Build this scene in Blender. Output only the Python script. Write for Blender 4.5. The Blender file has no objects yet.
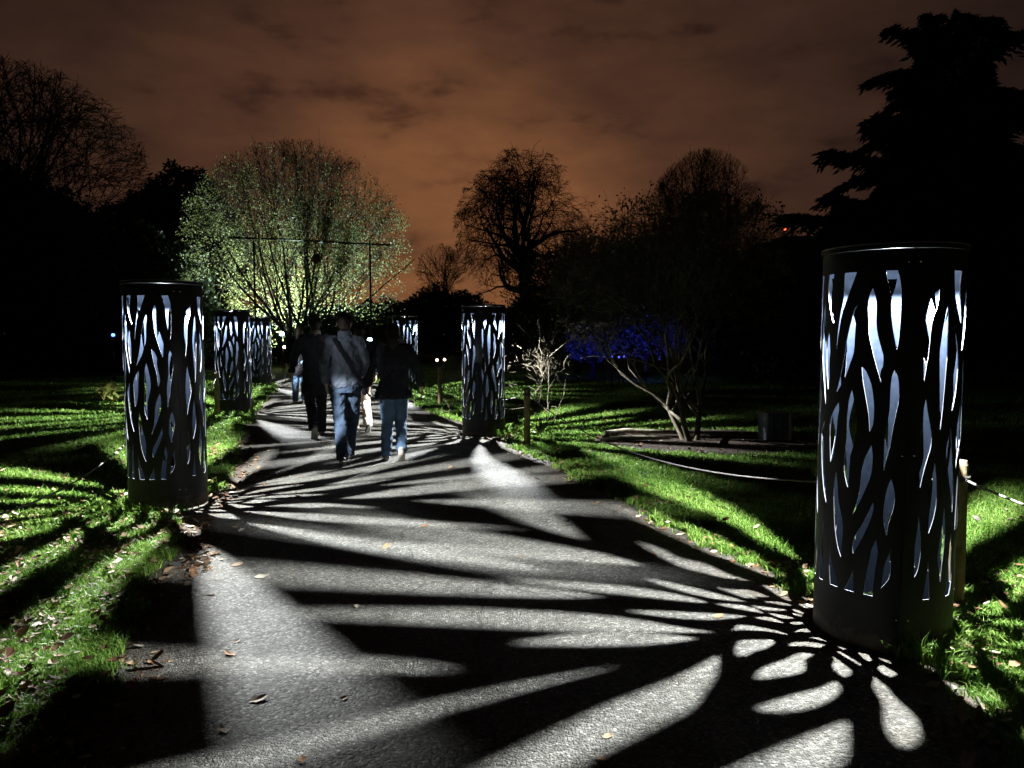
import bpy, bmesh, math, random
import numpy as np
from mathutils import Vector, Matrix
from mathutils.geometry import delaunay_2d_cdt
R_ = math.radians
PI = math.pi
scene = bpy.context.scene
COL = scene.collection

# ------------------------------------------------------------------ tagging and linking
def tag(o, label=None, cat=None, group=None, kind=None):
    if label: o['label'] = label
    if cat: o['category'] = cat
    if group: o['group'] = group
    if kind: o['kind'] = kind
    return o
def empty(name, loc, rz=0):
    o = bpy.data.objects.new(name, None); COL.objects.link(o)
    o.location = loc; o.rotation_euler = (0, 0, rz); o.empty_display_size = .2
    return o
def link(name, me, mat, parent=None):
    o = bpy.data.objects.new(name, me); COL.objects.link(o)
    if mat is not None and not me.materials:
        for m in (mat if isinstance(mat, (list, tuple)) else [mat]): me.materials.append(m)
    if parent: o.parent = parent
    return o
def copy_tree(o, parent=None):
    c = o.copy(); COL.objects.link(c)
    if parent: c.parent = parent
    for ch in [x for x in COL.objects if x.parent == o]: copy_tree(ch, c)
    return c
def np_mesh(name, V, F, smooth=False, attr=None):
    """V (n,3), F list of arrays, each (m,k) faces of k corners."""
    me = bpy.data.meshes.new(name)
    V = np.asarray(V, dtype=np.float32)
    F = [np.asarray(f, dtype=np.int32) for f in F if len(f)]
    me.vertices.add(len(V)); me.vertices.foreach_set('co', V.ravel())
    loops = np.concatenate([f.ravel() for f in F])
    tot = np.concatenate([np.full(len(f), f.shape[1], dtype=np.int32) for f in F])
    start = np.concatenate([[0], np.cumsum(tot)[:-1]]).astype(np.int32)
    me.loops.add(len(loops)); me.loops.foreach_set('vertex_index', loops)
    me.polygons.add(len(tot)); me.polygons.foreach_set('loop_start', start)
    me.polygons.foreach_set('loop_total', tot)
    me.polygons.foreach_set('use_smooth', np.full(len(tot), smooth))
    if attr is not None:
        a = me.attributes.new('tint', 'FLOAT', 'POINT'); a.data.foreach_set('value', np.asarray(attr, dtype=np.float32))
    me.update(calc_edges=True); me.validate()
    return me

class MB:
    """collects boxes, tubes and lathes into one mesh"""
    def __init__(s): s.v = []; s.f = []
    def box(s, x0, x1, y0, y1, z0, z1):
        b = len(s.v)
        s.v += [(x, y, z) for z in (z0, z1) for y in (y0, y1) for x in (x0, x1)]
        s.f += [tuple(b+i for i in q) for q in ((0,2,3,1),(4,5,7,6),(0,1,5,4),(2,6,7,3),(0,4,6,2),(1,3,7,5))]
    def tube(s, pts, rad, n=8, cap=True, ry=None, fix=None):
        pts = [Vector(p) for p in pts]; rr = rad if isinstance(rad, (list, tuple)) else [rad]*len(pts)
        b = len(s.v); prev = None
        for i, p in enumerate(pts):
            d = (pts[min(i+1, len(pts)-1)] - pts[max(i-1, 0)]).normalized()
            if fix is not None: a = Vector(fix); a = (a - d*a.dot(d)).normalized()
            elif prev is None:
                a = Vector((1,0,0)) if abs(d.x) < .8 else Vector((0,1,0)); a = (a - d*a.dot(d)).normalized()
            else: a = (prev - d*prev.dot(d)).normalized()
            prev = a; c = d.cross(a)
            r = rr[i]; rx, rz = r if isinstance(r, (list, tuple)) else (r, r)
            for k in range(n):
                t = 2*PI*k/n; s.v.append(tuple(p + a*(rx*math.cos(t)) + c*(rz*math.sin(t))))
        for i in range(len(pts)-1):
            for k in range(n):
                s.f.append((b+i*n+k, b+i*n+(k+1)%n, b+(i+1)*n+(k+1)%n, b+(i+1)*n+k))
        if cap:
            s.f.append(tuple(b+k for k in range(n))[::-1]); s.f.append(tuple(b+(len(pts)-1)*n+k for k in range(n)))
    def lathe(s, prof, c=(0,0,0), n=48, close=True):
        b = len(s.v)
        for r, z in prof:
            for k in range(n):
                t = 2*PI*k/n; s.v.append((c[0]+r*math.cos(t), c[1]+r*math.sin(t), c[2]+z))
        for i in range(len(prof)-1):
            for k in range(n): s.f.append((b+i*n+k, b+i*n+(k+1)%n, b+(i+1)*n+(k+1)%n, b+(i+1)*n+k))
        if close:
            s.f.append(tuple(b+k for k in range(n))[::-1]); s.f.append(tuple(b+(len(prof)-1)*n+k for k in range(n)))
    def ball(s, c, r, n=12, sc=(1,1,1)):
        prof = []
        b = len(s.v); m = n//2+1
        for i in range(1, m):
            th = PI*i/m
            for k in range(n):
                t = 2*PI*k/n
                s.v.append((c[0]+r*sc[0]*math.sin(th)*math.cos(t), c[1]+r*sc[1]*math.sin(th)*math.sin(t), c[2]-r*sc[2]*math.cos(th)))
        for i in range(m-2):
            for k in range(n): s.f.append((b+i*n+k, b+i*n+(k+1)%n, b+(i+1)*n+(k+1)%n, b+(i+1)*n+k))
        s.f.append(tuple(b+k for k in range(n))[::-1]); s.f.append(tuple(b+(m-2)*n+k for k in range(n)))
    def mesh(s, name, smooth=False, bevel=0):
        me = bpy.data.meshes.new(name); me.from_pydata(s.v, [], s.f)
        if bevel:
            bm = bmesh.new(); bm.from_mesh(me)
            bmesh.ops.bevel(bm, geom=bm.edges[:], offset=bevel, segments=2, affect='EDGES', clamp_overlap=True)
            bm.to_mesh(me); bm.free()
        if smooth:
            for p in me.polygons: p.use_smooth = True
        me.update(); return me
    def build(s, name, mat, parent=None, smooth=False, bevel=0):
        return link(name, s.mesh(name, smooth, bevel), mat, parent)

# ------------------------------------------------------------------ materials
MATS = {}
def mat(name, col=(.5,.5,.5), rough=.8, metal=0, spec=.5, emit=None, strength=0):
    m = bpy.data.materials.new(name); m.use_nodes = True
    p = m.node_tree.nodes['Principled BSDF']
    p.inputs['Base Color'].default_value = (*col, 1); p.inputs['Roughness'].default_value = rough
    p.inputs['Metallic'].default_value = metal; p.inputs['Specular IOR Level'].default_value = spec
    if emit: p.inputs['Emission Color'].default_value = (*emit, 1); p.inputs['Emission Strength'].default_value = strength
    MATS[name] = m; return m
def N(m, t, **kw):
    n = m.node_tree.nodes.new(t)
    for k, v in kw.items():
        if k in n.inputs: n.inputs[k].default_value = v
        else: setattr(n, k, v)
    return n
def L(m, a, b): m.node_tree.links.new(a, b)
def P(m): return m.node_tree.nodes['Principled BSDF']
def ramp(m, fac, stops):
    r = N(m, 'ShaderNodeValToRGB'); cr = r.color_ramp
    while len(cr.elements) < len(stops): cr.elements.new(.5)
    for e, (p, c) in zip(cr.elements, stops): e.position = p; e.color = (*c, 1)
    L(m, fac, r.inputs[0]); return r.outputs[0]
def noise_mat(name, scale, stops, rough=.85, bump=0, bscale=None, spec=.3, metal=0, dist=.01, detail=6):
    m = mat(name, rough=rough, spec=spec, metal=metal)
    tc = N(m, 'ShaderNodeTexCoord'); n = N(m, 'ShaderNodeTexNoise', Scale=scale, Detail=detail)
    L(m, tc.outputs['Object'], n.inputs['Vector'])
    L(m, ramp(m, n.outputs[0], stops), P(m).inputs['Base Color'])
    if bump:
        n2 = N(m, 'ShaderNodeTexNoise', Scale=bscale or scale*3, Detail=5); L(m, tc.outputs['Object'], n2.inputs['Vector'])
        b = N(m, 'ShaderNodeBump', Strength=bump, Distance=dist); L(m, n2.outputs[0], b.inputs['Height']); L(m, b.outputs[0], P(m).inputs['Normal'])
    return m

M_black = noise_mat('black_painted_steel', 9, [(.35,(.007,.007,.008)),(.7,(.014,.013,.013))], rough=.5, bump=.08, bscale=60, spec=.35, dist=.002)
def steel_dirt(m):
    tc = N(m, 'ShaderNodeTexCoord'); sx = N(m, 'ShaderNodeSeparateXYZ'); L(m, tc.outputs['Object'], sx.inputs[0])
    n = N(m, 'ShaderNodeTexNoise', Scale=14, Detail=7, Roughness=.7); L(m, tc.outputs['Object'], n.inputs['Vector'])
    ma = N(m, 'ShaderNodeMath', operation='MULTIPLY_ADD'); L(m, n.outputs[0], ma.inputs[0]); ma.inputs[1].default_value = .34; ma.inputs[2].default_value = -.06
    sb = N(m, 'ShaderNodeMath', operation='SUBTRACT'); L(m, ma.outputs[0], sb.inputs[0]); L(m, sx.outputs[2], sb.inputs[1])
    mr = N(m, 'ShaderNodeMapRange'); mr.inputs[1].default_value = 0; mr.inputs[2].default_value = .05; L(m, sb.outputs[0], mr.inputs[0])
    mx = N(m, 'ShaderNodeMix', data_type='RGBA'); L(m, mr.outputs[0], mx.inputs[0]); L(m, P(m).inputs['Base Color'].links[0].from_socket, mx.inputs[6]); mx.inputs[7].default_value = (.075,.058,.04,1)
    L(m, mx.outputs[2], P(m).inputs['Base Color'])
    n2 = N(m, 'ShaderNodeTexNoise', Scale=3, Detail=8, Roughness=.7); L(m, tc.outputs['Object'], n2.inputs['Vector'])
    r = N(m, 'ShaderNodeMapRange'); r.inputs[1].default_value = .3; r.inputs[2].default_value = .7; r.inputs[3].default_value = .34; r.inputs[4].default_value = .62; L(m, n2.outputs[0], r.inputs[0]); L(m, r.outputs[0], P(m).inputs['Roughness'])
steel_dirt(M_black)
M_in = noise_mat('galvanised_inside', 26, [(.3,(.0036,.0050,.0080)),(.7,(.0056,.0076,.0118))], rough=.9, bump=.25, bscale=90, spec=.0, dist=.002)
M_rim = mat('cut_steel_edge', (.22,.23,.26), rough=.5)
M_lid = mat('lid_metal', (.5,.5,.58), rough=.45, metal=.9)
M_rivet = mat('rivet_metal', (.8,.8,.82), rough=.2, metal=1)
M_bulb = mat('bulb_glow', (1,1,1), emit=(.85,.92,1), strength=60)
M_wood = noise_mat('round_post_wood', 14, [(.3,(.20,.14,.075)),(.7,(.36,.27,.155))], rough=.85, bump=.4, bscale=40)
M_rope = noise_mat('pale_rope', 60, [(.3,(.12,.11,.10)),(.7,(.24,.23,.21))], rough=.9, bump=.5, bscale=220, dist=.003)
M_bark = noise_mat('dark_bark', 7, [(.3,(.030,.023,.018)),(.7,(.075,.058,.044))], rough=.95, bump=.6, bscale=16, dist=.02)
M_paleb = noise_mat('pale_lichen_bark', 9, [(.35,(.10,.085,.055)),(.6,(.30,.28,.20))], rough=.95, bump=.5, bscale=30, dist=.01)
M_needle = noise_mat('dark_needles', 3, [(.3,(.010,.018,.010)),(.7,(.022,.034,.018))], rough=.8)

def leaf_mat(name, c0, c1, trans=.4):
    m = mat(name, rough=.55, spec=.3)
    at = N(m, 'ShaderNodeAttribute', attribute_name='tint')
    c = ramp(m, at.outputs['Fac'], [(0, c0), (1, c1)])
    L(m, c, P(m).inputs['Base Color'])
    tr = N(m, 'ShaderNodeBsdfTranslucent'); L(m, c, tr.inputs['Color'])
    mx = N(m, 'ShaderNodeMixShader', Fac=trans)
    out = m.node_tree.nodes['Material Output']
    L(m, P(m).outputs[0], mx.inputs[1]); L(m, tr.outputs[0], mx.inputs[2]); L(m, mx.outputs[0], out.inputs['Surface'])
    return m
M_everg = leaf_mat('evergreen_leaves', (.012,.02,.009), (.03,.045,.018), .2)
M_yleaf = leaf_mat('autumn_green_leaves', (.10,.14,.03), (.26,.25,.06), .45)
M_grass = leaf_mat('grass_blades', (.045,.14,.010), (.29,.43,.09), .35)
M_twigl = leaf_mat('shrub_leaves', (.03,.05,.02), (.12,.10,.04), .3)

def litter_mat():
    m = mat('dead_leaves', rough=.7, spec=.3)
    at = N(m, 'ShaderNodeAttribute', attribute_name='tint')
    c = ramp(m, at.outputs['Fac'], [(0,(.06,.028,.012)),(.3,(.13,.062,.028)),(.6,(.22,.125,.06)),(.8,(.33,.25,.15)),(1,(.46,.42,.34))])
    L(m, c, P(m).inputs['Base Color']); return m
M_litter = litter_mat()

def asphalt():
    m = mat('asphalt', rough=.8, spec=.35)
    tc = N(m, 'ShaderNodeTexCoord')
    v = N(m, 'ShaderNodeTexVoronoi', Scale=80.0); L(m, tc.outputs['Object'], v.inputs['Vector'])
    v2 = N(m, 'ShaderNodeTexVoronoi', Scale=210.0); L(m, tc.outputs['Object'], v2.inputs['Vector'])
    big = N(m, 'ShaderNodeTexNoise', Scale=1.1, Detail=8, Roughness=.65); L(m, tc.outputs['Object'], big.inputs['Vector'])
    fine = N(m, 'ShaderNodeTexNoise', Scale=160, Detail=4); L(m, tc.outputs['Object'], fine.inputs['Vector'])
    sep = N(m, 'ShaderNodeSeparateColor'); L(m, v.outputs['Color'], sep.inputs[0])
    c1 = ramp(m, sep.outputs[0], [(0,(.060,.058,.050)),(.5,(.110,.107,.094)),(.9,(.175,.170,.150)),(1,(.30,.29,.26))])
    c2 = ramp(m, big.outputs[0], [(.3,(.72,.70,.66)),(.5,(1,1,1)),(.72,(1.15,1.13,1.08))])
    mx = N(m, 'ShaderNodeMix', data_type='RGBA', blend_type='MULTIPLY'); mx.inputs[0].default_value = 1
    L(m, c1, mx.inputs[6]); L(m, c2, mx.inputs[7])
    # brown grit worked in along the edges
    at = N(m, 'ShaderNodeAttribute', attribute_name='tint')
    n3 = N(m, 'ShaderNodeTexNoise', Scale=9, Detail=6); L(m, tc.outputs['Object'], n3.inputs['Vector'])
    mu = N(m, 'ShaderNodeMath', operation='MULTIPLY'); L(m, at.outputs['Fac'], mu.inputs[0])
    r3 = ramp(m, n3.outputs[0], [(.35,(0,0,0)),(.6,(1,1,1))]); L(m, r3, mu.inputs[1])
    mx2 = N(m, 'ShaderNodeMix', data_type='RGBA'); L(m, mu.outputs[0], mx2.inputs[0]); L(m, mx.outputs[2], mx2.inputs[6])
    mx2.inputs[7].default_value = (.085,.062,.038,1)
    L(m, mx2.outputs[2], P(m).inputs['Base Color'])
    ad = N(m, 'ShaderNodeMath', operation='MULTIPLY_ADD'); L(m, v2.outputs['Distance'], ad.inputs[0]); ad.inputs[1].default_value = .5; L(m, v.outputs['Distance'], ad.inputs[2])
    wn = N(m, 'ShaderNodeTexNoise', Scale=3.0, Detail=5); L(m, tc.outputs['Object'], wn.inputs['Vector'])
    wm = N(m, 'ShaderNodeVectorMath', operation='MULTIPLY_ADD'); L(m, wn.outputs['Color'], wm.inputs[0]); wm.inputs[1].default_value = (.5,.5,.5); L(m, tc.outputs['Object'], wm.inputs[2])
    vc = N(m, 'ShaderNodeTexVoronoi', Scale=.62); vc.feature = 'DISTANCE_TO_EDGE'; L(m, wm.outputs[0], vc.inputs['Vector'])
    cm = ramp(m, vc.outputs['Distance'], [(0,(.45,.45,.45)),(.004,(.65,.65,.65)),(.009,(1,1,1))])
    st = N(m, 'ShaderNodeTexNoise', Scale=2.6, Detail=9, Roughness=.7); L(m, tc.outputs['Object'], st.inputs['Vector'])
    sm = ramp(m, st.outputs[0], [(.36,(.62,.60,.56)),(.46,(.97,.97,.96)),(.62,(1.03,1.02,1)),(.70,(1.22,1.2,1.15))])
    for cc in (cm, sm):
        k = N(m, 'ShaderNodeMix', data_type='RGBA', blend_type='MULTIPLY'); k.inputs[0].default_value = 1
        src_ = P(m).inputs['Base Color'].links[0].from_socket; L(m, src_, k.inputs[6]); L(m, cc, k.inputs[7]); L(m, k.outputs[2], P(m).inputs['Base Color'])
    b = N(m, 'ShaderNodeBump', Strength=1.0, Distance=.012); b.invert = True
    L(m, ad.outputs[0], b.inputs['Height'])
    b2 = N(m, 'ShaderNodeBump', Strength=.5, Distance=.004); L(m, fine.outputs[0], b2.inputs['Height']); L(m, b.outputs[0], b2.inputs['Normal'])
    L(m, b2.outputs[0], P(m).inputs['Normal'])
    return m
M_asph = asphalt()
M_lawn = noise_mat('lawn_soil', 5, [(.3,(.018,.028,.008)),(.55,(.035,.06,.014)),(.75,(.05,.045,.022))], rough=.95, bump=.8, bscale=60, dist=.02)
M_soil = noise_mat('mulch_soil', 12, [(.3,(.018,.013,.010)),(.7,(.06,.042,.03))], rough=.95, bump=.9, bscale=45, dist=.03)

# ------------------------------------------------------------------ camera
CAMH = 1.6; PITCH = .0696; F = 748.57
cam = bpy.data.cameras.new('camera'); co = bpy.data.objects.new('camera', cam); COL.objects.link(co)
co.location = (0, 0, CAMH); co.rotation_euler = (PI/2 - PITCH, 0, 0)
cam.sensor_width = 36; cam.lens = F/1024*36; cam.clip_end = 2000; cam.clip_start = .05
scene.camera = co

# ------------------------------------------------------------------ path shape
LE = [(-4,-.55),(0,-1.05),(2.65,-1.72),(3.47,-1.97),(4.55,-2.31),(6.39,-2.86),(7.5,-3.06),(8.6,-3.25),(9.66,-3.64),(11.55,-4.23),(14.18,-4.95),(17.53,-5.88),(20.56,-6.53),(22.5,-7.2),(26,-9.2),(30,-12.2),(40,-21)]
RE = [(-4,1.0),(0,1.45),(2.65,1.83),(3.0,1.96),(3.45,2.0),(4.21,1.89),(4.55,1.73),(5.05,1.60),(5.67,1.45),(7.04,1.03),(8.72,.57),(10.07,.11),(11.0,-.1),(12.8,-.72),(14.89,-1.64),(17.53,-2.3),(20.56,-3.2),(23,-4.1),(26,-5.4),(30,-8),(40,-16)]
def edge(tab, y):
    y = np.asarray(y, dtype=float); ys = [a for a, b in tab]; xs = [b for a, b in tab]
    w = .05*np.sin(y*3.1+xs[0]*5)+.035*np.sin(y*7.7+1)+.02*np.sin(y*17+xs[0])
    return np.interp(y, ys, xs) + w
rng = np.random.default_rng(7)

# ground sheet
def ground():
    a = np.linspace(0, 2*PI, 73)[:-1]; V = [(0,0,0)]
    rs = [5, 15, 40, 120, 400]
    for r in rs: V += [(r*math.cos(t), r*math.sin(t), 0) for t in a]
    n = len(a); tri = [(0, 1+k, 1+(k+1)%n) for k in range(n)]; q = []
    for i in range(len(rs)-1):
        for k in range(n): q.append((1+i*n+k, 1+(i+1)*n+k, 1+(i+1)*n+(k+1)%n, 1+i*n+(k+1)%n))
    o = link('lawn_ground', np_mesh('lawn_ground', V, [tri, q]), M_lawn); tag(o, kind='structure')
ground()
def path():
    ys = np.arange(-4, 40.01, .12); n = len(ys)
    l = edge(LE, ys); r = edge(RE, ys)
    ts = [0,.03,.08,.16,.3,.5,.7,.84,.92,.97,1]; V = []; A = []
    for t in ts:
        for y, a, b in zip(ys, l, r):
            V.append((a+(b-a)*t, y, .004)); A.append(max(0, 1-min(t, 1-t)/.12))
    q = []
    for j in range(len(ts)-1):
        for i in range(n-1): q.append((j*n+i, (j+1)*n+i, (j+1)*n+i+1, j*n+i+1))
    o = link('asphalt_path', np_mesh('asphalt_path', V, [q], attr=A), M_asph); tag(o, kind='structure')
path()

COLS = [(1.9822,3.9331),(-3.1703,6.8286),(-.4452,11.6756),(-5.5146,14.7993),(-2.85,20.0),(-7.55,22.4)]
BED = (2.95, 10.85, 1.75, 1.25)   # mulch bed ellipse
def in_bed(x, y, k=1.0): return ((x-BED[0])/BED[2])**2 + ((y-BED[1])/BED[3])**2 < k
def lawn_mask(x, y, gap=0.0):
    m = (x < edge(LE, y)-gap) | (x > edge(RE, y)+gap)
    for cx, cy in COLS: m &= (x-cx)**2 + (y-cy)**2 > .34**2
    return m & ~in_bed(x, y)

# ------------------------------------------------------------------ grass, one mesh of blades
def grass():
    Xs = []; Ys = []
    n = 900000
    # density falls with distance: sample range r log-uniform-ish, bearing across the view
    r = 2.2*np.exp(rng.random(n)*math.log(30/2.2)); th = (rng.random(n)*2-1)*R_(38)
    x = r*np.sin(th); y = r*np.cos(th)
    # uneven edge: blades creep over the asphalt in tufts
    tuft = .10*np.sin(x*9+y*13)*np.sin(y*21-x*5)+.03*rng.normal(size=n)
    m = lawn_mask(x, y, 0) | (lawn_mask(x, y, -.09) & (tuft > .035))
    pat = np.sin(x*2.3+1)*np.sin(y*1.7)+.6*np.sin(x*6.1+y*3.3)+.5*np.sin(y*8.3-x*4.7)
    m &= rng.random(n) < np.clip(.85+.28*pat, .2, 1)
    x = x[m]; y = y[m]; r = r[m]; pat = pat[m]; n = len(x)
    clump = .5+.5*np.sin(x*11.3+y*3.1)*np.sin(y*12.7-x*2.2)
    near_edge = np.minimum(np.abs(x-edge(LE, y)), np.abs(x-edge(RE, y)))
    hgt = (.024+.026*clump+.026*rng.random(n)+.03*(rng.random(n) > .97)) * (1+.5*np.exp(-near_edge/.25)*clump)
    for cx, cy in COLS: hgt *= 1+.7*np.exp(-((np.hypot(x-cx, y-cy)-.36)/.12)**2)
    hgt *= 1+.01*r
    w = (.0016+.0012*rng.random(n))*np.clip(r/3.2, 1, 6)
    a = rng.random(n)*2*PI; lean = (.25+.9*rng.random(n)**1.5)*hgt; la = rng.random(n)*2*PI
    wx = np.cos(a)*w; wy = np.sin(a)*w; lx = np.cos(la)*lean; ly = np.sin(la)*lean
    V = np.empty((n, 5, 3), np.float32)
    V[:,0] = np.stack([x-wx, y-wy, np.zeros(n)], 1); V[:,1] = np.stack([x+wx, y+wy, np.zeros(n)], 1)
    V[:,2] = np.stack([x+wx*.8+lx*.35, y+wy*.8+ly*.35, hgt*.6], 1); V[:,3] = np.stack([x-wx*.8+lx*.35, y-wy*.8+ly*.35, hgt*.6], 1)
    V[:,4] = np.stack([x+lx, y+ly, hgt*(1-.3*rng.random(n))], 1)
    b = np.arange(n)[:,None]*5
    t = np.clip(.42+.14*pat+.30*rng.normal(size=n), 0, 1)
    o = link('grass', np_mesh('grass', V.reshape(-1,3), [b+np.array([0,1,2,3]), b+np.array([3,2,4])], attr=np.repeat(t, 5)), M_grass)
    tag(o, 'short bright green lawn grass growing on both sides of the asphalt path', 'grass', kind='stuff')
grass()

# ------------------------------------------------------------------ leaves on the ground
def leaf_geo(x, y, z, size, ang, curl, tilt, tin, rg):
    """curled leaf of 8 triangles: rows along the midrib"""
    n = len(x)
    prof = np.array([(0,0,0),(.3,.26,1),(.62,.30,1),(1,0,0)])
    pts = [(0,0,0),(.28,.24,.25),(.28,-.24,.25),(.3,0,0),(.64,.27,.3),(.64,-.27,.3),(.66,0,.03),(1,0,.15)]
    V = np.zeros((n, 8, 3))
    for i, (u, v, h) in enumerate(pts):
        jit = 1+.25*rg.normal(size=n) if v else 1
        lx = (u-.5)*size; ly = v*size*jit*.95; lz = h*size*curl + abs(u-.5)*size*curl*.6
        lz = lz + ly*np.sin(tilt) + lx*np.sin(tilt*.7)
        V[:,i,0] = x+lx*np.cos(ang)-ly*np.sin(ang); V[:,i,1] = y+lx*np.sin(ang)+ly*np.cos(ang); V[:,i,2] = lz
    V[:,:,2] -= V[:,:,2].min(1)[:,None]; V[:,:,2] += z[:,None]
    tris = np.array([(0,3,1),(0,2,3),(1,3,4),(4,3,6),(2,5,3),(5,6,3),(4,6,7),(6,5,7)])
    F = (np.arange(n)[:,None,None]*8+tris[None]).reshape(-1,3)
    return V.reshape(-1,3), F, np.repeat(tin, 8)
def litter():
    X = []; Y = []
    def add(n, fx):
        x, y = fx(n); X.append(x); Y.append(y)
    # left lawn
    def a1(n): return -1.9-rng.random(n)*4.2, 2.8+rng.random(n)*7.5
    add(6500, a1)
    def a1b(n): return -1.9-rng.random(n)*2.4, 2.9+rng.random(n)*3.6
    add(4500, a1b)
    # along the left edge
    def a2(n):
        y = 2.6+rng.random(n)**1.4*10; return edge(LE, y)-.02+rng.normal(size=n)*.22, y
    add(2500, a2)
    def a3(n):
        y = 2.4+rng.random(n)**1.1*10; return edge(RE, y)+.04+rng.normal(size=n)*.13, y
    add(1700, a3)
    def a4(n): return 2.0+rng.random(n)*1.4, 2.6+rng.random(n)*2.2
    add(900, a4)
    def a5(n): return -1+rng.random(n)*5.5, 4+rng.random(n)*12
    add(2200, a5)
    def a6(n):
        t = rng.random(n)*2*PI; k = np.sqrt(rng.random(n)); return BED[0]+BED[2]*k*np.cos(t), BED[1]+BED[3]*k*np.sin(t)
    add(900, a6)
    def a7(n): return -1.5+rng.normal(size=n)*.35-.35, 3.9+rng.random(n)*1.2
    add(26, a7)
    def a8(n): return edge(LE, 3.6+np.zeros(n))+rng.random(n)*.45, 3.2+rng.random(n)*1.1
    add(30, a8)
    x = np.concatenate(X); y = np.concatenate(Y)
    inside = (x > edge(LE, y)+.35) & (x < edge(RE, y)-.3)
    keep = (~inside) | (rng.random(len(x)) < .12)
    for cx, cy in COLS: keep &= (x-cx)**2+(y-cy)**2 > .4**2
    # uneven drifts
    dr = np.sin(x*3.7+2)*np.sin(y*2.9)+.7*np.sin(x*8+y*6)
    keep &= rng.random(len(x)) < np.clip(.55+.35*dr, .12, 1)
    x = x[keep]; y = y[keep]; n = len(x)
    onl = lawn_mask(x, y)
    z = np.where(onl, .016+.045*rng.random(n), .0045)
    z = np.where(in_bed(x, y), .02, z)
    V, Fc, T = leaf_geo(x, y, z, .020+.06*rng.random(n)**2, rng.random(n)*2*PI, .15+.55*rng.random(n), rng.normal(size=n)*.35, rng.random(n), rng)
    o = link('leaf_litter', np_mesh('leaf_litter', V, [Fc], attr=T), M_litter)
    tag(o, 'brown fallen leaves scattered over the lawns and the path edges', 'fallen leaves', kind='stuff')
litter()
for i, (x, y, s, a, t) in enumerate([(-1.88,5.03,.09,.4,.7),(-1.63,4.78,.10,.1,.95),(-1.84,4.46,.09,.2,.98),(-1.40,3.61,.08,2.6,.6),(-1.42,3.76,.05,1,.8),(-.73,3.16,.05,.8,.65),(-.78,2.68,.055,2,.35),(.38,2.85,.05,.2,.75),(.34,2.69,.06,2.9,.45),(-1.81,3.80,.12,-.2,.4),(-1.10,3.15,.09,.6,.85),(-1.16,2.9,.07,2.3,.8),(1.16,4.1,.07,.5,.5),(.75,4.35,.06,2.2,.55),(-.9,4.25,.05,1.7,.9)]):
    one = np.ones(1)
    V, Fc, T = leaf_geo(x*0*one, 0*one, 0*one, s*one, a*one, .3*one, .12*one, t*one, np.random.default_rng(i+20))
    o = link('fallen_leaf', np_mesh('fallen_leaf', V, [Fc], attr=T), M_litter); o.location = (x, y, .006)
    tag(o, 'single dry curled leaf lying by itself on the bare asphalt', 'leaf', 'single leaves on the asphalt')

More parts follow.
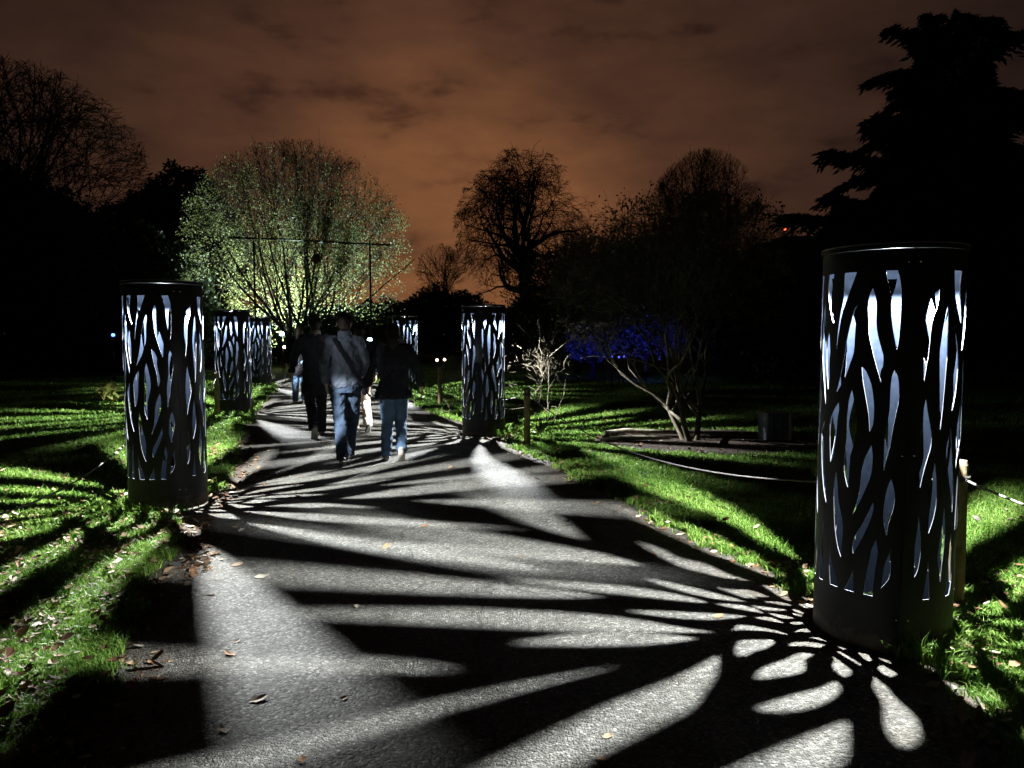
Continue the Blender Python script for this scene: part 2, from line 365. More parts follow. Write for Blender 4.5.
# ------------------------------------------------------------------ perforated light columns
SLOTS = [[[21.1,1.803],[20.5,1.737],[17.9,1.69],[15.3,1.642],[14.4,1.563],[13.5,1.483],[12.7,1.457],[10.6,1.361],[9.7,1.441],[9.5,1.531],[9.7,1.642],[11.3,1.705],[14.4,1.769]],[[30.2,1.728],[31.2,1.682],[31.4,1.594],[31.8,1.482],[31.4,1.456],[30.5,1.36],[29.2,1.239],[27.2,1.122],[25.8,1.24],[24.7,1.361],[23.7,1.483],[24.4,1.546],[26.3,1.626],[28.3,1.69]],[[36.6,1.895],[47.5,1.895],[46.1,1.844],[46.2,1.78],[49.7,1.708],[49.6,1.639],[44.6,1.691],[39.3,1.762],[37.2,1.842]],[[41.3,1.598],[45.0,1.53],[47.7,1.455],[47.3,1.381],[45.5,1.3],[40.5,1.21],[41.7,1.317],[40.1,1.439],[42.7,1.496],[41.3,1.546]],[[63.7,1.808],[68.9,1.727],[66.2,1.644],[59.6,1.561],[54.8,1.506],[54.5,1.594],[58.4,1.692],[61.3,1.774]],[[12.8,1.281],[14.7,1.217],[17.3,1.152],[19.3,1.087],[18.2,1.03],[16.3,0.99],[13.5,0.931],[10.6,0.841],[9.7,0.914],[8.9,1.039],[9.3,1.12],[10.6,1.201],[11.9,1.249]],[[39.8,1.132],[42.2,1.055],[44.0,0.986],[46.1,0.902],[48.8,0.792],[48.0,0.701],[44.1,0.796],[38.7,0.907],[34.9,1.007],[36.1,1.058],[38.3,1.098]],[[57.5,1.23],[61.4,1.061],[56.3,1.012],[51.9,0.923],[50.0,1.101],[53.8,1.174]],[[22.9,0.97],[24.7,0.912],[26.2,0.83],[26.0,0.748],[23.3,0.675],[19.7,0.615],[19.3,0.668],[19.1,0.766],[20.8,0.889],[22.1,0.929]],[[10.3,0.706],[11.9,0.636],[13.2,0.553],[13.1,0.502],[11.4,0.436],[8.8,0.398],[8.0,0.462],[8.4,0.57],[9.8,0.636]],[[35.1,0.743],[37.6,0.659],[37.3,0.542],[35.4,0.45],[34.2,0.361],[30.2,0.471],[29.9,0.506],[32.8,0.612],[34.6,0.677]],[[47.0,0.601],[50.7,0.521],[52.4,0.433],[52.1,0.348],[48.0,0.285],[42.0,0.285],[43.5,0.375],[44.8,0.484],[45.5,0.535]],[[20.2,0.484],[22.0,0.375],[22.7,0.285],[16.4,0.285],[17.9,0.343],[19.6,0.417]],[[103.2,1.895],[111.2,1.895],[108.9,1.816],[107.5,1.774],[109.9,1.705],[112.8,1.645],[109.5,1.671],[105.7,1.731],[103.0,1.792],[102.4,1.852]],[[125.6,1.895],[135.5,1.895],[131.7,1.834],[125.7,1.744],[120.9,1.661],[117.1,1.509],[118.3,1.611],[120.6,1.703],[123.7,1.786],[124.1,1.895]],[[149.3,1.813],[151.4,1.772],[152.6,1.723],[152.7,1.643],[154.4,1.578],[157.9,1.505],[159.1,1.464],[157.8,1.358],[153.9,1.432],[149.5,1.529],[147.2,1.594],[146.6,1.659],[145.8,1.724],[146.6,1.773]],[[158.9,1.895],[167.4,1.895],[169.5,1.849],[170.7,1.785],[170.8,1.682],[170.1,1.578],[168.8,1.514],[166.0,1.594],[164.0,1.674],[163.3,1.754],[162.5,1.802],[160.1,1.85]],[[136.8,1.73],[137.4,1.701],[135.9,1.627],[135.5,1.561],[134.9,1.495],[132.0,1.444],[127.2,1.366],[118.6,1.288],[122.0,1.364],[125.8,1.467],[127.8,1.552],[130.6,1.627],[134.0,1.701]],[[105.6,1.602],[107.5,1.542],[108.9,1.446],[108.3,1.342],[107.0,1.298],[103.9,1.384],[101.9,1.516]],[[96.3,1.724],[100.7,1.559],[102.3,1.385],[103.1,1.22],[98.6,1.34],[93.2,1.471],[92.8,1.646]],[[121.5,1.241],[122.1,1.203],[120.6,1.151],[120.1,1.082],[118.6,1.012],[116.0,0.942],[113.4,0.926],[112.3,0.989],[111.1,1.127],[114.2,1.181],[118.1,1.218]],[[134.4,1.312],[137.4,1.238],[139.8,1.147],[139.4,1.088],[137.1,1.024],[134.7,0.967],[134.2,0.874],[133.3,0.813],[130.3,0.866],[129.1,0.924],[129.9,1.006],[130.8,1.1],[130.7,1.184],[131.9,1.26]],[[142.3,1.428],[146.2,1.404],[150.5,1.34],[152.4,1.275],[153.3,1.218],[152.8,1.144],[150.4,1.108],[148.9,1.2],[146.2,1.281],[143.5,1.363]],[[167.6,1.415],[170.2,1.384],[171.4,1.328],[171.5,1.263],[169.4,1.19],[167.4,1.108],[166.0,1.034],[163.8,0.974],[162.0,0.917],[162.0,0.989],[162.0,1.074],[163.0,1.131],[165.0,1.221],[165.1,1.319],[165.9,1.384]],[[152.1,1.042],[153.4,0.985],[152.8,0.901],[149.9,0.841],[144.3,0.752],[138.3,0.676],[141.6,0.741],[143.9,0.819],[144.8,0.904],[147.2,0.972],[150.3,1.016]],[[120.8,0.884],[122.8,0.823],[124.2,0.747],[127.2,0.682],[129.9,0.608],[129.4,0.521],[128.8,0.446],[124.9,0.497],[121.1,0.596],[119.4,0.698],[118.7,0.801]],[[154.9,0.757],[155.3,0.72],[152.8,0.659],[147.3,0.57],[140.1,0.48],[139.2,0.517],[141.1,0.571],[147.0,0.637],[151.9,0.709]],[[168.0,0.881],[170.1,0.837],[171.3,0.788],[170.1,0.73],[167.3,0.662],[166.2,0.601],[163.6,0.66],[163.0,0.726],[164.1,0.793],[165.7,0.843]],[[106.5,0.609],[105.6,0.554],[105.3,0.464],[106.4,0.411],[106.7,0.285],[100.3,0.285],[100.7,0.401],[101.7,0.467],[104.1,0.552]],[[102.1,1.134],[101.2,1.067],[102.3,0.962],[104.1,0.855],[107.8,0.771],[108.9,0.703],[103.3,0.783],[98.2,0.92],[95.8,1.063],[99.0,1.101]],[[116.1,0.494],[117.6,0.43],[123.1,0.352],[126.5,0.285],[117.6,0.285],[115.8,0.383]],[[140.6,0.393],[141.4,0.285],[132.9,0.285],[137.2,0.341]],[[158.1,0.576],[159.7,0.515],[159.0,0.462],[157.5,0.368],[157.0,0.285],[149.7,0.285],[150.7,0.36],[153.2,0.448],[154.8,0.517],[156.6,0.545]],[[169.9,0.526],[170.1,0.496],[169.9,0.412],[167.6,0.369],[163.1,0.331],[163.8,0.382],[165.3,0.451],[168.2,0.503]]]
def blade(u0, z0, u1, z1, w, bend=0, flat_top=False, flat_bot=False):
    pts_l = []; pts_r = []
    for i in range(9):
        t = i/8; u = u0+(u1-u0)*t+bend*math.sin(PI*t); z = z0+(z1-z0)*t
        ww = w*math.sin(PI*min(1, max(0, t)))**.7
        if flat_bot: ww = max(ww, w*.9*(1-t)) if t < .5 else ww
        if flat_top: ww = max(ww, w*.9*t) if t > .5 else ww
        pts_l.append([u-ww/2, z]); pts_r.append([u+ww/2, z])
    if not flat_bot: pts_r = pts_r[1:]
    if not flat_top: pts_r = pts_r[:-1]
    return pts_l + pts_r[::-1]
for q in SLOTS:
    if 92 < q[0][0] < 106 and 1.70 < q[0][1] < 1.74: q[0][1] += .025
SLOTS = SLOTS + [
  blade(81.5,1.50,88,1.895,6.5,0,True), blade(71,1.60,73.5,1.895,5,-.5,True), blade(75,1.22,78.5,1.64,6,-2), blade(66,1.04,63.5,1.47,6,1.5), blade(85,.99,89,1.45,6,2),
  blade(58.5,.98,57,1.26,3,0), blade(78,.84,75,1.19,5.5,-2), blade(66,.60,70,.98,5.5,2), blade(56,.60,60,.92,4.5,-1), blade(91,.62,86,.93,5.5,-2),
  blade(80,.44,77,.80,5.5,1.5), blade(67,.285,62,.55,5,0,False,True), blade(73,.285,71,.50,4.5,0,False,True), blade(88,.285,90,.55,5.5,1,False,True)]
CR = .3355; CH = 2.0
def pip(pt, poly):
    x, y = pt; c = False; j = len(poly)-1
    for i in range(len(poly)):
        xi, yi = poly[i]; xj, yj = poly[j]
        if (yi > y) != (yj > y) and x < (xj-xi)*(y-yi)/(yj-yi)+xi: c = not c
        j = i
    return c
def smooth_poly(p):
    n = len(p); out = []
    q = [Vector((a*R_(1)*CR, b)) for a, b in p]
    sharp = []
    for i in range(n):
        a = (q[i]-q[i-1]); b = (q[(i+1)%n]-q[i])
        sharp.append(a.length < 1e-6 or b.length < 1e-6 or a.angle(b) > R_(50))
    for i in range(n):
        p0, p1, p2, p3 = q[i-1], q[i], q[(i+1)%n], q[(i+2)%n]
        if sharp[i]: p0 = p1-(p2-p1)
        if sharp[(i+1)%n]: p3 = p2+(p2-p1)
        for t in (0, .5):
            v = .5*((2*p1)+(p2-p0)*t+(2*p0-5*p1+4*p2-p3)*t*t+(3*p1-p0-3*p2+p3)*t**3)
            out.append((v.x, v.y))
    return out
def panel_mesh():
    polys = [smooth_poly(p) for p in SLOTS]
    W = PI*CR; e = .0006
    vs = []; es = []
    def loop(pts):
        b = len(vs); vs.extend([Vector(q) for q in pts]); n = len(pts)
        es.extend([(b+i, b+(i+1)%n) for i in range(n)])
    loop([(e,0),(W-e,0),(W-e,CH),(e,CH)])
    for p in polys: loop(p)
    for k in range(1, 60):
        b = len(vs); x = W*k/60; vs.extend([Vector((x,0)), Vector((x,CH))]); es.append((b, b+1))
    r = delaunay_2d_cdt(vs, es, [], 1, 1e-5)
    V2 = [tuple(v) for v in r[0]]
    bb = [(min(a for a,_ in p), max(a for a,_ in p), min(b for _,b in p), max(b for _,b in p)) for p in polys]
    keep = []
    for f in r[2]:
        c = (sum(V2[i][0] for i in f)/len(f), sum(V2[i][1] for i in f)/len(f))
        if any(q[0] <= c[0] <= q[1] and q[2] <= c[1] <= q[3] and pip(c, p) for q, p in zip(bb, polys)): continue
        a, b_, d = [V2[i] for i in f[:3]]
        if abs((b_[0]-a[0])*(d[1]-a[1])-(b_[1]-a[1])*(d[0]-a[0])) < 1e-10: continue
        keep.append(tuple(f))
    cnt = {}
    for f in keep:
        for i in range(len(f)):
            k = (f[i], f[(i+1)%len(f)]); cnt[k] = 1
    rim = [k for k in cnt if (k[1], k[0]) not in cnt]
    def bend(p, rad): t = p[0]/CR; return (rad*math.cos(t), rad*math.sin(t), p[1])
    n = len(V2); th = .004
    V = [bend(p, CR) for p in V2]+[bend(p, CR-th) for p in V2]+[bend(p, CR) for p in V2]+[bend(p, CR-th) for p in V2]
    # orientation check of outer faces
    f = keep[0]; A, B, C_ = [Vector(V[i]) for i in f[:3]]
    flip = (B-A).cross(C_-A).dot(Vector((A.x, A.y, 0))) < 0
    tri = [t[::-1] if flip else t for t in keep] + [tuple(n+i for i in (t if flip else t[::-1])) for t in keep]
    quad = [(2*n+a, 2*n+b, 3*n+b, 3*n+a) for a, b in rim]
    me = np_mesh('shell_panel', V, [[t for t in tri], quad], smooth=False)
    nt = len(keep)
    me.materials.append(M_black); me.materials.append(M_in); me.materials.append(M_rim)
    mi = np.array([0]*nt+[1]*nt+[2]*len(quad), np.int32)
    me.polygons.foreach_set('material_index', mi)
    me.polygons.foreach_set('use_smooth', np.array([True]*(2*nt)+[False]*len(quad)))
    me.update(); return me
PANEL = panel_mesh()
SEAM = -100.1
LAMP_Z = 1.925; CUT = (.33, .49, .010)
LAMP_W = 1500.0
def lamp_light(name, power, radius, parent=None, loc=(0,0,0), col=(.93,.97,1.0), batwing=0, kind='POINT'):
    l = bpy.data.lights.new(name, kind); l.energy = power; l.color = col; l.shadow_soft_size = radius
    if batwing:
        l.use_nodes = True; nt = l.node_tree; em = nt.nodes['Emission']
        tc = nt.nodes.new('ShaderNodeTexCoord'); sx = nt.nodes.new('ShaderNodeSeparateXYZ'); nt.links.new(tc.outputs['Normal'], sx.inputs[0])
        ab = nt.nodes.new('ShaderNodeMath'); ab.operation = 'ABSOLUTE'; nt.links.new(sx.outputs[2], ab.inputs[0])
        mx = nt.nodes.new('ShaderNodeMath'); mx.operation = 'MAXIMUM'; mx.inputs[1].default_value = .2; nt.links.new(ab.outputs[0], mx.inputs[0])
        pw = nt.nodes.new('ShaderNodeMath'); pw.operation = 'POWER'; pw.inputs[1].default_value = -batwing; nt.links.new(mx.outputs[0], pw.inputs[0])
        # the lamp's hood cuts the beam off towards the horizontal
        mr = nt.nodes.new('ShaderNodeMapRange'); mr.interpolation_type = 'SMOOTHSTEP'
        for i, v in ((1,CUT[0]),(2,CUT[1]),(3,CUT[2]),(4,1.0)): mr.inputs[i].default_value = v
        nt.links.new(ab.outputs[0], mr.inputs[0])
        ml = nt.nodes.new('ShaderNodeMath'); ml.operation = 'MULTIPLY'; nt.links.new(pw.outputs[0], ml.inputs[0]); nt.links.new(mr.outputs[0], ml.inputs[1])
        nt.links.new(ml.outputs[0], em.inputs['Strength'])
    o = bpy.data.objects.new(name, l); COL.objects.link(o); o.location = loc
    if parent: o.parent = parent
    return o
def make_column():
    t = empty('light_column', (0,0,0))
    for k in range(2):
        o = link('shell_panel', PANEL, None, t); o.rotation_euler = (0, 0, R_(SEAM+180*k))
    for k in range(2):
        mb = MB(); a0 = SEAM+180*k
        a = R_(a0)
        cs = [R_(a0+q) for q in (-1.6,-.5,.5,1.6)]
        for z0, z1 in ((.002, 2.0),):
            b = len(mb.v)
            for z in (z0, z1):
                for c in cs: mb.v.append(((CR+.0045)*math.cos(c), (CR+.0045)*math.sin(c), z))
                for c in cs[::-1]: mb.v.append(((CR+.001)*math.cos(c), (CR+.001)*math.sin(c), z))
            mb.f += [tuple(b+i for i in range(8))[::-1], tuple(b+8+i for i in range(8))]
            mb.f += [(b+i, b+(i+1)%8, b+8+(i+1)%8, b+8+i) for i in range(8)]
        mb.build('seam_strip', M_black, t)
        for da, z in ((-4.5,.31-.13),(4.5,.31-.13),(-4.5,1.935),(4.5,1.935),(-4.5,1.0),(4.5,1.0)):
            c = R_(a0+da); rv = MB(); rv.ball(((CR+.001)*math.cos(c), (CR+.001)*math.sin(c), z), .0055, 10)
            rv.build('rivet', M_rivet, t, smooth=True)
    mb = MB(); mb.lathe([(CR+.006, 2.0005),(CR+.008, 2.002),(CR+.008, 2.0225)], n=96); ld = mb.build('lid', M_black, t)
    mb = MB(); mb.lathe([(CR+.006, 2.0226),(CR+.011, 2.0235),(CR+.011, 2.0265),(CR+.006, 2.0300),(.05, 2.036)], n=96)
    mb.build('lid_rim', M_lid, ld)  # pale ring added to stand in for the bright line along the lid edge
    mb = MB(); mb.lathe([(.024,1.958),(.030,1.965),(.06,1.975),(.06,1.996)], n=24); mb.build('lamp_holder', M_black, t)
    mb = MB(); mb.ball((0,0,1.951), .022, 14, (1,1,.6)); b = mb.build('bulb', M_bulb, t, smooth=True)
    lamp_light('column_lamp', LAMP_W, .012, t, (0,0,LAMP_Z), batwing=1.2)
    return t
col0 = make_column()
CLAB = ['tall black steel drum lantern with wavy cut-out slots, nearest and largest, right of the path',
 'black steel drum lantern with wavy cut-out slots beside the leafy lawn left of the path',
 'slotted black drum lantern on the right lawn edge between the two free wooden posts',
 'slotted black drum lantern with a round wooden post right in front of it, left side',
 'small far slotted drum lantern partly hidden behind the woman in light jeans',
 'smallest drum lantern, far left of the path, half hidden behind the one with a wooden post']
for i, (x, y) in enumerate(COLS):
    o = col0 if i == 0 else copy_tree(col0)
    o.location = (x, y, [0,.02,-.015,0,0,0][i]); o.rotation_euler = (0, 0, R_([0,55,-1,56.5,0,56][i]))
    tag(o, CLAB[i], 'lantern', 'slotted drum lanterns lining the path')

# ------------------------------------------------------------------ night sky: low cloud lit orange by the town
def world():
    w = bpy.data.worlds.new('World'); scene.world = w; w.use_nodes = True; nt = w.node_tree
    bg = nt.nodes['Background']; lk = nt.links.new
    def nn(t, **kw):
        n = nt.nodes.new(t)
        for k, v in kw.items():
            if k in n.inputs: n.inputs[k].default_value = v
            else: setattr(n, k, v)
        return n
    tc = nn('ShaderNodeTexCoord')
    def dot(v):
        d = nn('ShaderNodeVectorMath', operation='DOT_PRODUCT'); lk(tc.outputs['Generated'], d.inputs[0]); d.inputs[1].default_value = v; return d.outputs['Value']
    def rmp(fac, stops):
        r = nn('ShaderNodeValToRGB'); cr = r.color_ramp
        while len(cr.elements) < len(stops): cr.elements.new(.5)
        for e, (p, c) in zip(cr.elements, stops): e.position = p; e.color = (*c, 1)
        lk(fac, r.inputs[0]); return r.outputs[0]
    glow = dot(Vector((-.07,1,.06)).normalized())
    base = rmp(glow, [(.0,(.004,.0028,.0025)),(.70,(.011,.0065,.0055)),(.80,(.022,.0115,.0085)),(.88,(.045,.0215,.0140)),(.955,(.096,.041,.0225)),(1,(.25,.10,.040))])
    mp = nn('ShaderNodeMapping'); mp.inputs['Scale'].default_value = (1,1,2.6); lk(tc.outputs['Generated'], mp.inputs[0])
    n1 = nn('ShaderNodeTexNoise', Scale=3.2, Detail=5, Roughness=.5); lk(mp.outputs[0], n1.inputs['Vector'])
    n2 = nn('ShaderNodeTexNoise', Scale=9.0, Detail=5, Roughness=.55); lk(mp.outputs[0], n2.inputs['Vector'])
    c1 = rmp(n1.outputs[0], [(.25,(.60,.62,.68)),(.5,(1,1,1)),(.75,(1.3,1.27,1.22))])
    c2 = rmp(n2.outputs[0], [(.30,(.50,.50,.58)),(.43,(.90,.90,.93)),(.7,(1.18,1.17,1.12))])
    m1 = nn('ShaderNodeMix', data_type='RGBA', blend_type='MULTIPLY'); m1.inputs[0].default_value = 1; lk(base, m1.inputs[6]); lk(c1, m1.inputs[7])
    m2 = nn('ShaderNodeMix', data_type='RGBA', blend_type='MULTIPLY'); m2.inputs[0].default_value = 1; lk(m1.outputs[2], m2.inputs[6]); lk(c2, m2.inputs[7])
    lk(m2.outputs[2], bg.inputs['Color']); bg.inputs['Strength'].default_value = .86
world()
scene.view_settings.view_transform = 'Standard'; scene.view_settings.look = 'None'
scene.view_settings.exposure = 0; scene.view_settings.gamma = 1
scene.render.engine = 'CYCLES'
scene.cycles.max_bounces = 6; scene.cycles.diffuse_bounces = 2; scene.cycles.glossy_bounces = 3; scene.cycles.transmission_bounces = 4
scene.cycles.caustics_reflective = False; scene.cycles.caustics_refractive = False
scene.cycles.sample_clamp_indirect = 3

# ------------------------------------------------------------------ trees
class Tubes:
    """thin tapered tubes collected fast into numpy arrays"""
    def __init__(s): s.seg = []
    def add(s, pts, rads, n): s.seg.append((pts, rads, n))
    def mesh(s, name):
        V = []; F = []; F3 = []; base = 0
        groups = {}
        for pts, rads, n in s.seg: groups.setdefault((len(pts), n), []).append((pts, rads))
        Vs = []; Fs = []
        for (m, n), lst in groups.items():
            Pn = np.array([p for p, r in lst], dtype=float); Rn = np.array([r for p, r in lst], dtype=float)
            k = len(lst)
            T = np.empty_like(Pn); T[:,1:-1] = Pn[:,2:]-Pn[:,:-2]; T[:,0] = Pn[:,1]-Pn[:,0]; T[:,-1] = Pn[:,-1]-Pn[:,-2]
            T /= np.linalg.norm(T, axis=2, keepdims=True)+1e-9
            ref = np.where(np.abs(T[:,:1,2:3]) > .9, np.array([1.,0,0]), np.array([0,0,1.])); ref = np.broadcast_to(ref, T.shape)
            A = np.cross(T, ref); A /= np.linalg.norm(A, axis=2, keepdims=True)+1e-9; B = np.cross(T, A)
            th = np.arange(n)*2*PI/n
            W = Pn[:,:,None,:] + Rn[:,:,None,None]*(A[:,:,None,:]*np.cos(th)[None,None,:,None]+B[:,:,None,:]*np.sin(th)[None,None,:,None])
            Vs.append(W.reshape(-1,3))
            i, j, q = np.meshgrid(np.arange(k), np.arange(m-1), np.arange(n), indexing='ij')
            a = base+i*m*n+j*n
            Fs.append(np.stack([a+q, a+(q+1)%n, a+n+(q+1)%n, a+n+q], -1).reshape(-1,4))
            base += k*m*n
        return np_mesh(name, np.concatenate(Vs), [np.concatenate(Fs)], smooth=True)

def rnd_perp(d, rg):
    a = Vector((rg.gauss(0,1), rg.gauss(0,1), rg.gauss(0,1))); a = a - d*a.dot(d); return a.normalized()
def env_dist(p, d, C, E):
    """distance from p along d to the ellipsoid (C, E)"""
    q = Vector(((p.x-C[0])/E[0], (p.y-C[1])/E[1], (p.z-C[2])/E[2])); e = Vector((d.x/E[0], d.y/E[1], d.z/E[2]))
    a = e.dot(e); b = q.dot(e); c = q.dot(q)-1; D = b*b-a*c
    if D < 0: return 0
    t = (-b+math.sqrt(D))/a
    return max(t, 0)
def bare_tree(name, loc, label, cat, height, C, E, seed=1, r0=.3, trunk=.3, limbs=7, levels=4, kids=(7,7,6,5), spread=.8, droop=0., up=.12, wiggle=.16, twig=.007, stems=1, lean=(0,0), bark=None, leaves=0, lsize=.06, leafm=None, lifted=.5, group=None, leaf_z=None, core=None):
    rg = random.Random(seed); big = Tubes(); fine = Tubes(); tips = []
    def branch(p, d, ln, r, lev):
        if ln < .05: return
        ns = 7 if lev <= 1 else (5 if lev == 2 else 4 if lev == 3 else 3)
        pts = [tuple(p)]; rr = [r]; q = p.copy(); dd = d.copy(); mids = []
        tropv = Vector((0,0, up if lev < 3 else -droop))
        for i in range(ns):
            dd = (dd + rnd_perp(dd, rg)*wiggle*rg.random()*1.6 + tropv*(1 if lev < 3 else .6)).normalized()
            q = q + dd*(ln/ns); t = (i+1)/ns
            pts.append(tuple(q)); rr.append(max(twig*.5, r*(1-.78*t))); mids.append((q.copy(), dd.copy(), t, rr[-1]))
        (big if lev <= 1 else fine).add(pts, rr, 8 if lev == 0 else 6 if lev == 1 else 4 if lev == 2 else 3)
        if lev >= levels:
            tips.append((mids[-1][0], dd)); tips.append((mids[len(mids)//2][0], dd)); return
        k = kids[min(lev, len(kids)-1)]
        for i in range(k):
            t = .22+.78*(i+.5*rg.random()+.3)/k; idx = min(ns-1, int(t*ns)); mq, md, mt, mr = mids[idx]
            nd = (md + rnd_perp(md, rg)*spread*(.55+.7*rg.random())).normalized()
            e = env_dist(mq, nd, C, E)
            nl = min(ln*(.75-.25*mt)*(.75+.5*rg.random()), e*(.70+.55*rg.random()))
            branch(mq, nd, nl, max(twig, mr*(.45+.2*rg.random())), lev+1)
    for s in range(stems):
        if stems == 1: d = Vector((lean[0], lean[1], 1)).normalized(); p = Vector((0,0,-.1))
        else:
            a = 2*PI*s/stems+rg.random()*.6; d = Vector((lean[0]+math.cos(a)*(.25+.45*rg.random()), lean[1]+math.sin(a)*(.25+.45*rg.random()), 1)).normalized(); p = Vector((math.cos(a)*r0*.8, math.sin(a)*r0*.8, -.1))
        # trunk
        th = height*trunk; pts = []; rr = []; q = p.copy(); n = 6
        for i in range(n+1):
            t = i/n; pts.append(tuple(q)); rr.append(r0*(1.45-.55*min(1, t*4) if t < .25 else .9-.25*t)/(1 if stems == 1 else 1.1)); q = q + (d + rnd_perp(d, rg)*.07)*(th/n)
        big.add(pts, rr, 10)
        top = Vector(pts[-1])
        for i in range(limbs):
            a = 2*PI*(i+.4*rg.random())/limbs + s*1.3; tl = lifted*(.35+1.2*rg.random())
            nd = Vector((math.cos(a)+lean[0], math.sin(a)+lean[1], tl+.15)).normalized() if i else Vector((.1*rg.gauss(0,1), .1*rg.gauss(0,1), 1)).normalized()
            st = top if i < 3 else Vector(pts[-1-(i % 3)])
            e = env_dist(st, nd, C, E)
            branch(st, nd, e*(.70+.35*rg.random()), r0*(.42+.16*rg.random()), 1)
    root = empty(name, loc); tag(root, label, cat, group)
    m1 = big.mesh('trunk'); m1.transform(Matrix.Identity(4)); link('trunk', m1, bark or M_bark, root)
    cr = link('crown', fine.mesh('crown'), bark or M_bark, root)
    if leaves:
        nr = np.random.default_rng(seed+5); k = nr.integers(0, len(tips), leaves)
        Pt = np.array([tuple(t[0]) for t in tips])[k]; Pt = Pt + nr.normal(size=Pt.shape)*lsize*1.6
        if leaf_z is not None:
            keep = Pt[:,2] < leaf_z + nr.normal(size=len(Pt))*height*.12; Pt = Pt[keep]
        if core:
            cx, cy, cz, ax, ay, az, cn = core; q = nr.normal(size=(cn,3))*.5; Pt = np.concatenate([Pt, q*np.array([ax,ay,az])+np.array([cx,cy,cz])]); Pt = Pt[Pt[:,2] > .4]
        link('leaves', leaf_cloud('leaves', Pt, lsize, nr), leafm or M_yleaf, cr)
    return root
def leaf_cloud(name, Pt, size, nr, flat=0.0, stretch=1.0, dirs=None):
    n = len(Pt); s = size*(.6+.8*nr.random(n))[:,None]
    a = nr.normal(size=(n,3)) if dirs is None else dirs+nr.normal(size=(n,3))*.35
    a /= np.linalg.norm(a, axis=1, keepdims=True)
    b = nr.normal(size=(n,3)); b[:,2] *= (1-flat); b = b-a*(a*b).sum(1)[:,None]; b /= np.linalg.norm(b, axis=1, keepdims=True)+1e-9
    V = np.stack([Pt-a*s*.5*stretch, Pt+b*s*.30, Pt+a*s*.5*stretch, Pt-b*s*.30], 1).reshape(-1,3)
    F = np.arange(n)[:,None]*4+np.array([0,1,2,3])
    t = np.clip(.5+.3*nr.normal(size=n), 0, 1)
    return np_mesh(name, V, [F], attr=np.repeat(t, 4))
def evergreen(name, loc, label, cat, lumps, n, size, seed=3, trunk_h=3, r=.2, group=None, shapem=None):
    """dense dark crown: leaves spread through many overlapping lumps, denser at the shell"""
    nr = np.random.default_rng(seed); rg = random.Random(seed)
    root = empty(name, loc); tag(root, label, cat, group)
    tb = Tubes(); tb.add([(0,0,-.1),(.05,0,trunk_h*.5),(0,.05,trunk_h)], [r*1.3, r, r*.6], 8)
    vol = np.array([l[3]*l[4]*l[5] for l in lumps])**.7; pick = nr.choice(len(lumps), n, p=vol/vol.sum()); Lm = np.array(lumps)[pick]
    d = nr.normal(size=(n,3)); d /= np.linalg.norm(d, axis=1, keepdims=True)
    # every lump is broken into bumps
    bump = 1+.13*np.sin(d[:,0]*7+Lm[:,0])*np.sin(d[:,1]*6+Lm[:,1]*2)+.12*np.sin(d[:,2]*9+Lm[:,2])*np.sin(d[:,0]*8)+.025*nr.normal(size=n)
    rr = (nr.random(n)**.28)*(bump if n < 30000 else 1+(bump-1)*.8)
    Pt = Lm[:,:3]+d*Lm[:,3:6]*rr[:,None]; Pt = Pt[Pt[:,2] > .05]
    for l in lumps: tb.add([(0,0,trunk_h*.5),(l[0]*.5,l[1]*.5,(trunk_h*.6+l[2])*.5),(l[0],l[1],l[2])], [r*.5, r*.35, r*.15], 5)
    link('trunk', tb.mesh('trunk'), M_bark, root)
    link('crown', leaf_cloud('crown', Pt, size, nr), shapem or M_everg, root)
    return root
def at(px, d): return (px-512)/F*d
def zz(py, d): return CAMH+(331.8-py)/F*d

M_fbark = mat('far_bark', (.016,.012,.010), rough=.95)
M_pleaf = leaf_mat('pale_green_leaves', (.10,.12,.035), (.30,.31,.13), .45)
M_neutral = leaf_mat('pale_shrub_leaves', (.2,.2,.22), (.5,.5,.5), .4)
M_dbark = noise_mat('brown_bark', 9, [(.35,(.065,.053,.036)),(.65,(.17,.145,.10))], rough=.95, bump=.5, bscale=30, dist=.01)
# the floodlit tree at the end of the path
D = 30
bare_tree('leafy_tree', (at(300,D), D, 0), 'floodlit round tree with sparse yellow-green leaves glowing white from within, beyond the path', 'tree', 9.0,
  (0,0,4.6), (4.35,4.2,4.45), seed=11, r0=.13, trunk=.12, limbs=5, stems=5, levels=4, kids=(7,7,6,5), spread=.75, up=.10, wiggle=.16, twig=.008, leaves=52000, lsize=.075, lifted=.9, leaf_z=6.6, core=(.1,.9,3.6,3.2,1.6,2.4,9000), bark=M_fbark, leafm=M_pleaf)
# bare trees against the sky
D = 60
bare_tree('bare_tree', (at(526,D), D, 0), 'tall bare tree with a thick dark trunk against the orange sky near the centre', 'tree', 16,
  (0,0,9.6), (5.8,5.5,6.5), seed=5, r0=.55, trunk=.46, limbs=12, levels=5, kids=(7,8,7,6,5), spread=.9, up=.03, droop=.30, wiggle=.36, twig=.017, lifted=.75, bark=M_fbark)
D = 70
bare_tree('bare_tree', (at(441,D), D, 0), 'small low bare tree silhouette to the left of the tall bare tree', 'tree', 10,
  (0,0,6.6), (2.6,2.6,3.2), seed=8, bark=M_fbark, r0=.22, trunk=.35, limbs=10, levels=4, kids=(9,9,8,6), spread=.8, up=.1, wiggle=.2, twig=.014, lifted=.9)
D = 62
bare_tree('bare_tree', (at(702,D), D, 0), 'bare tree with a broad rounded dome of fine upright twigs, right of centre', 'tree', 16.4,
  (0,0,9.9), (4.9,4.6,6.5), seed=9, bark=M_fbark, r0=.42, trunk=.22, limbs=13, levels=5, kids=(9,8,6,5,4), spread=.5, up=.16, wiggle=.12, twig=.013, lifted=1.5)
D = 58
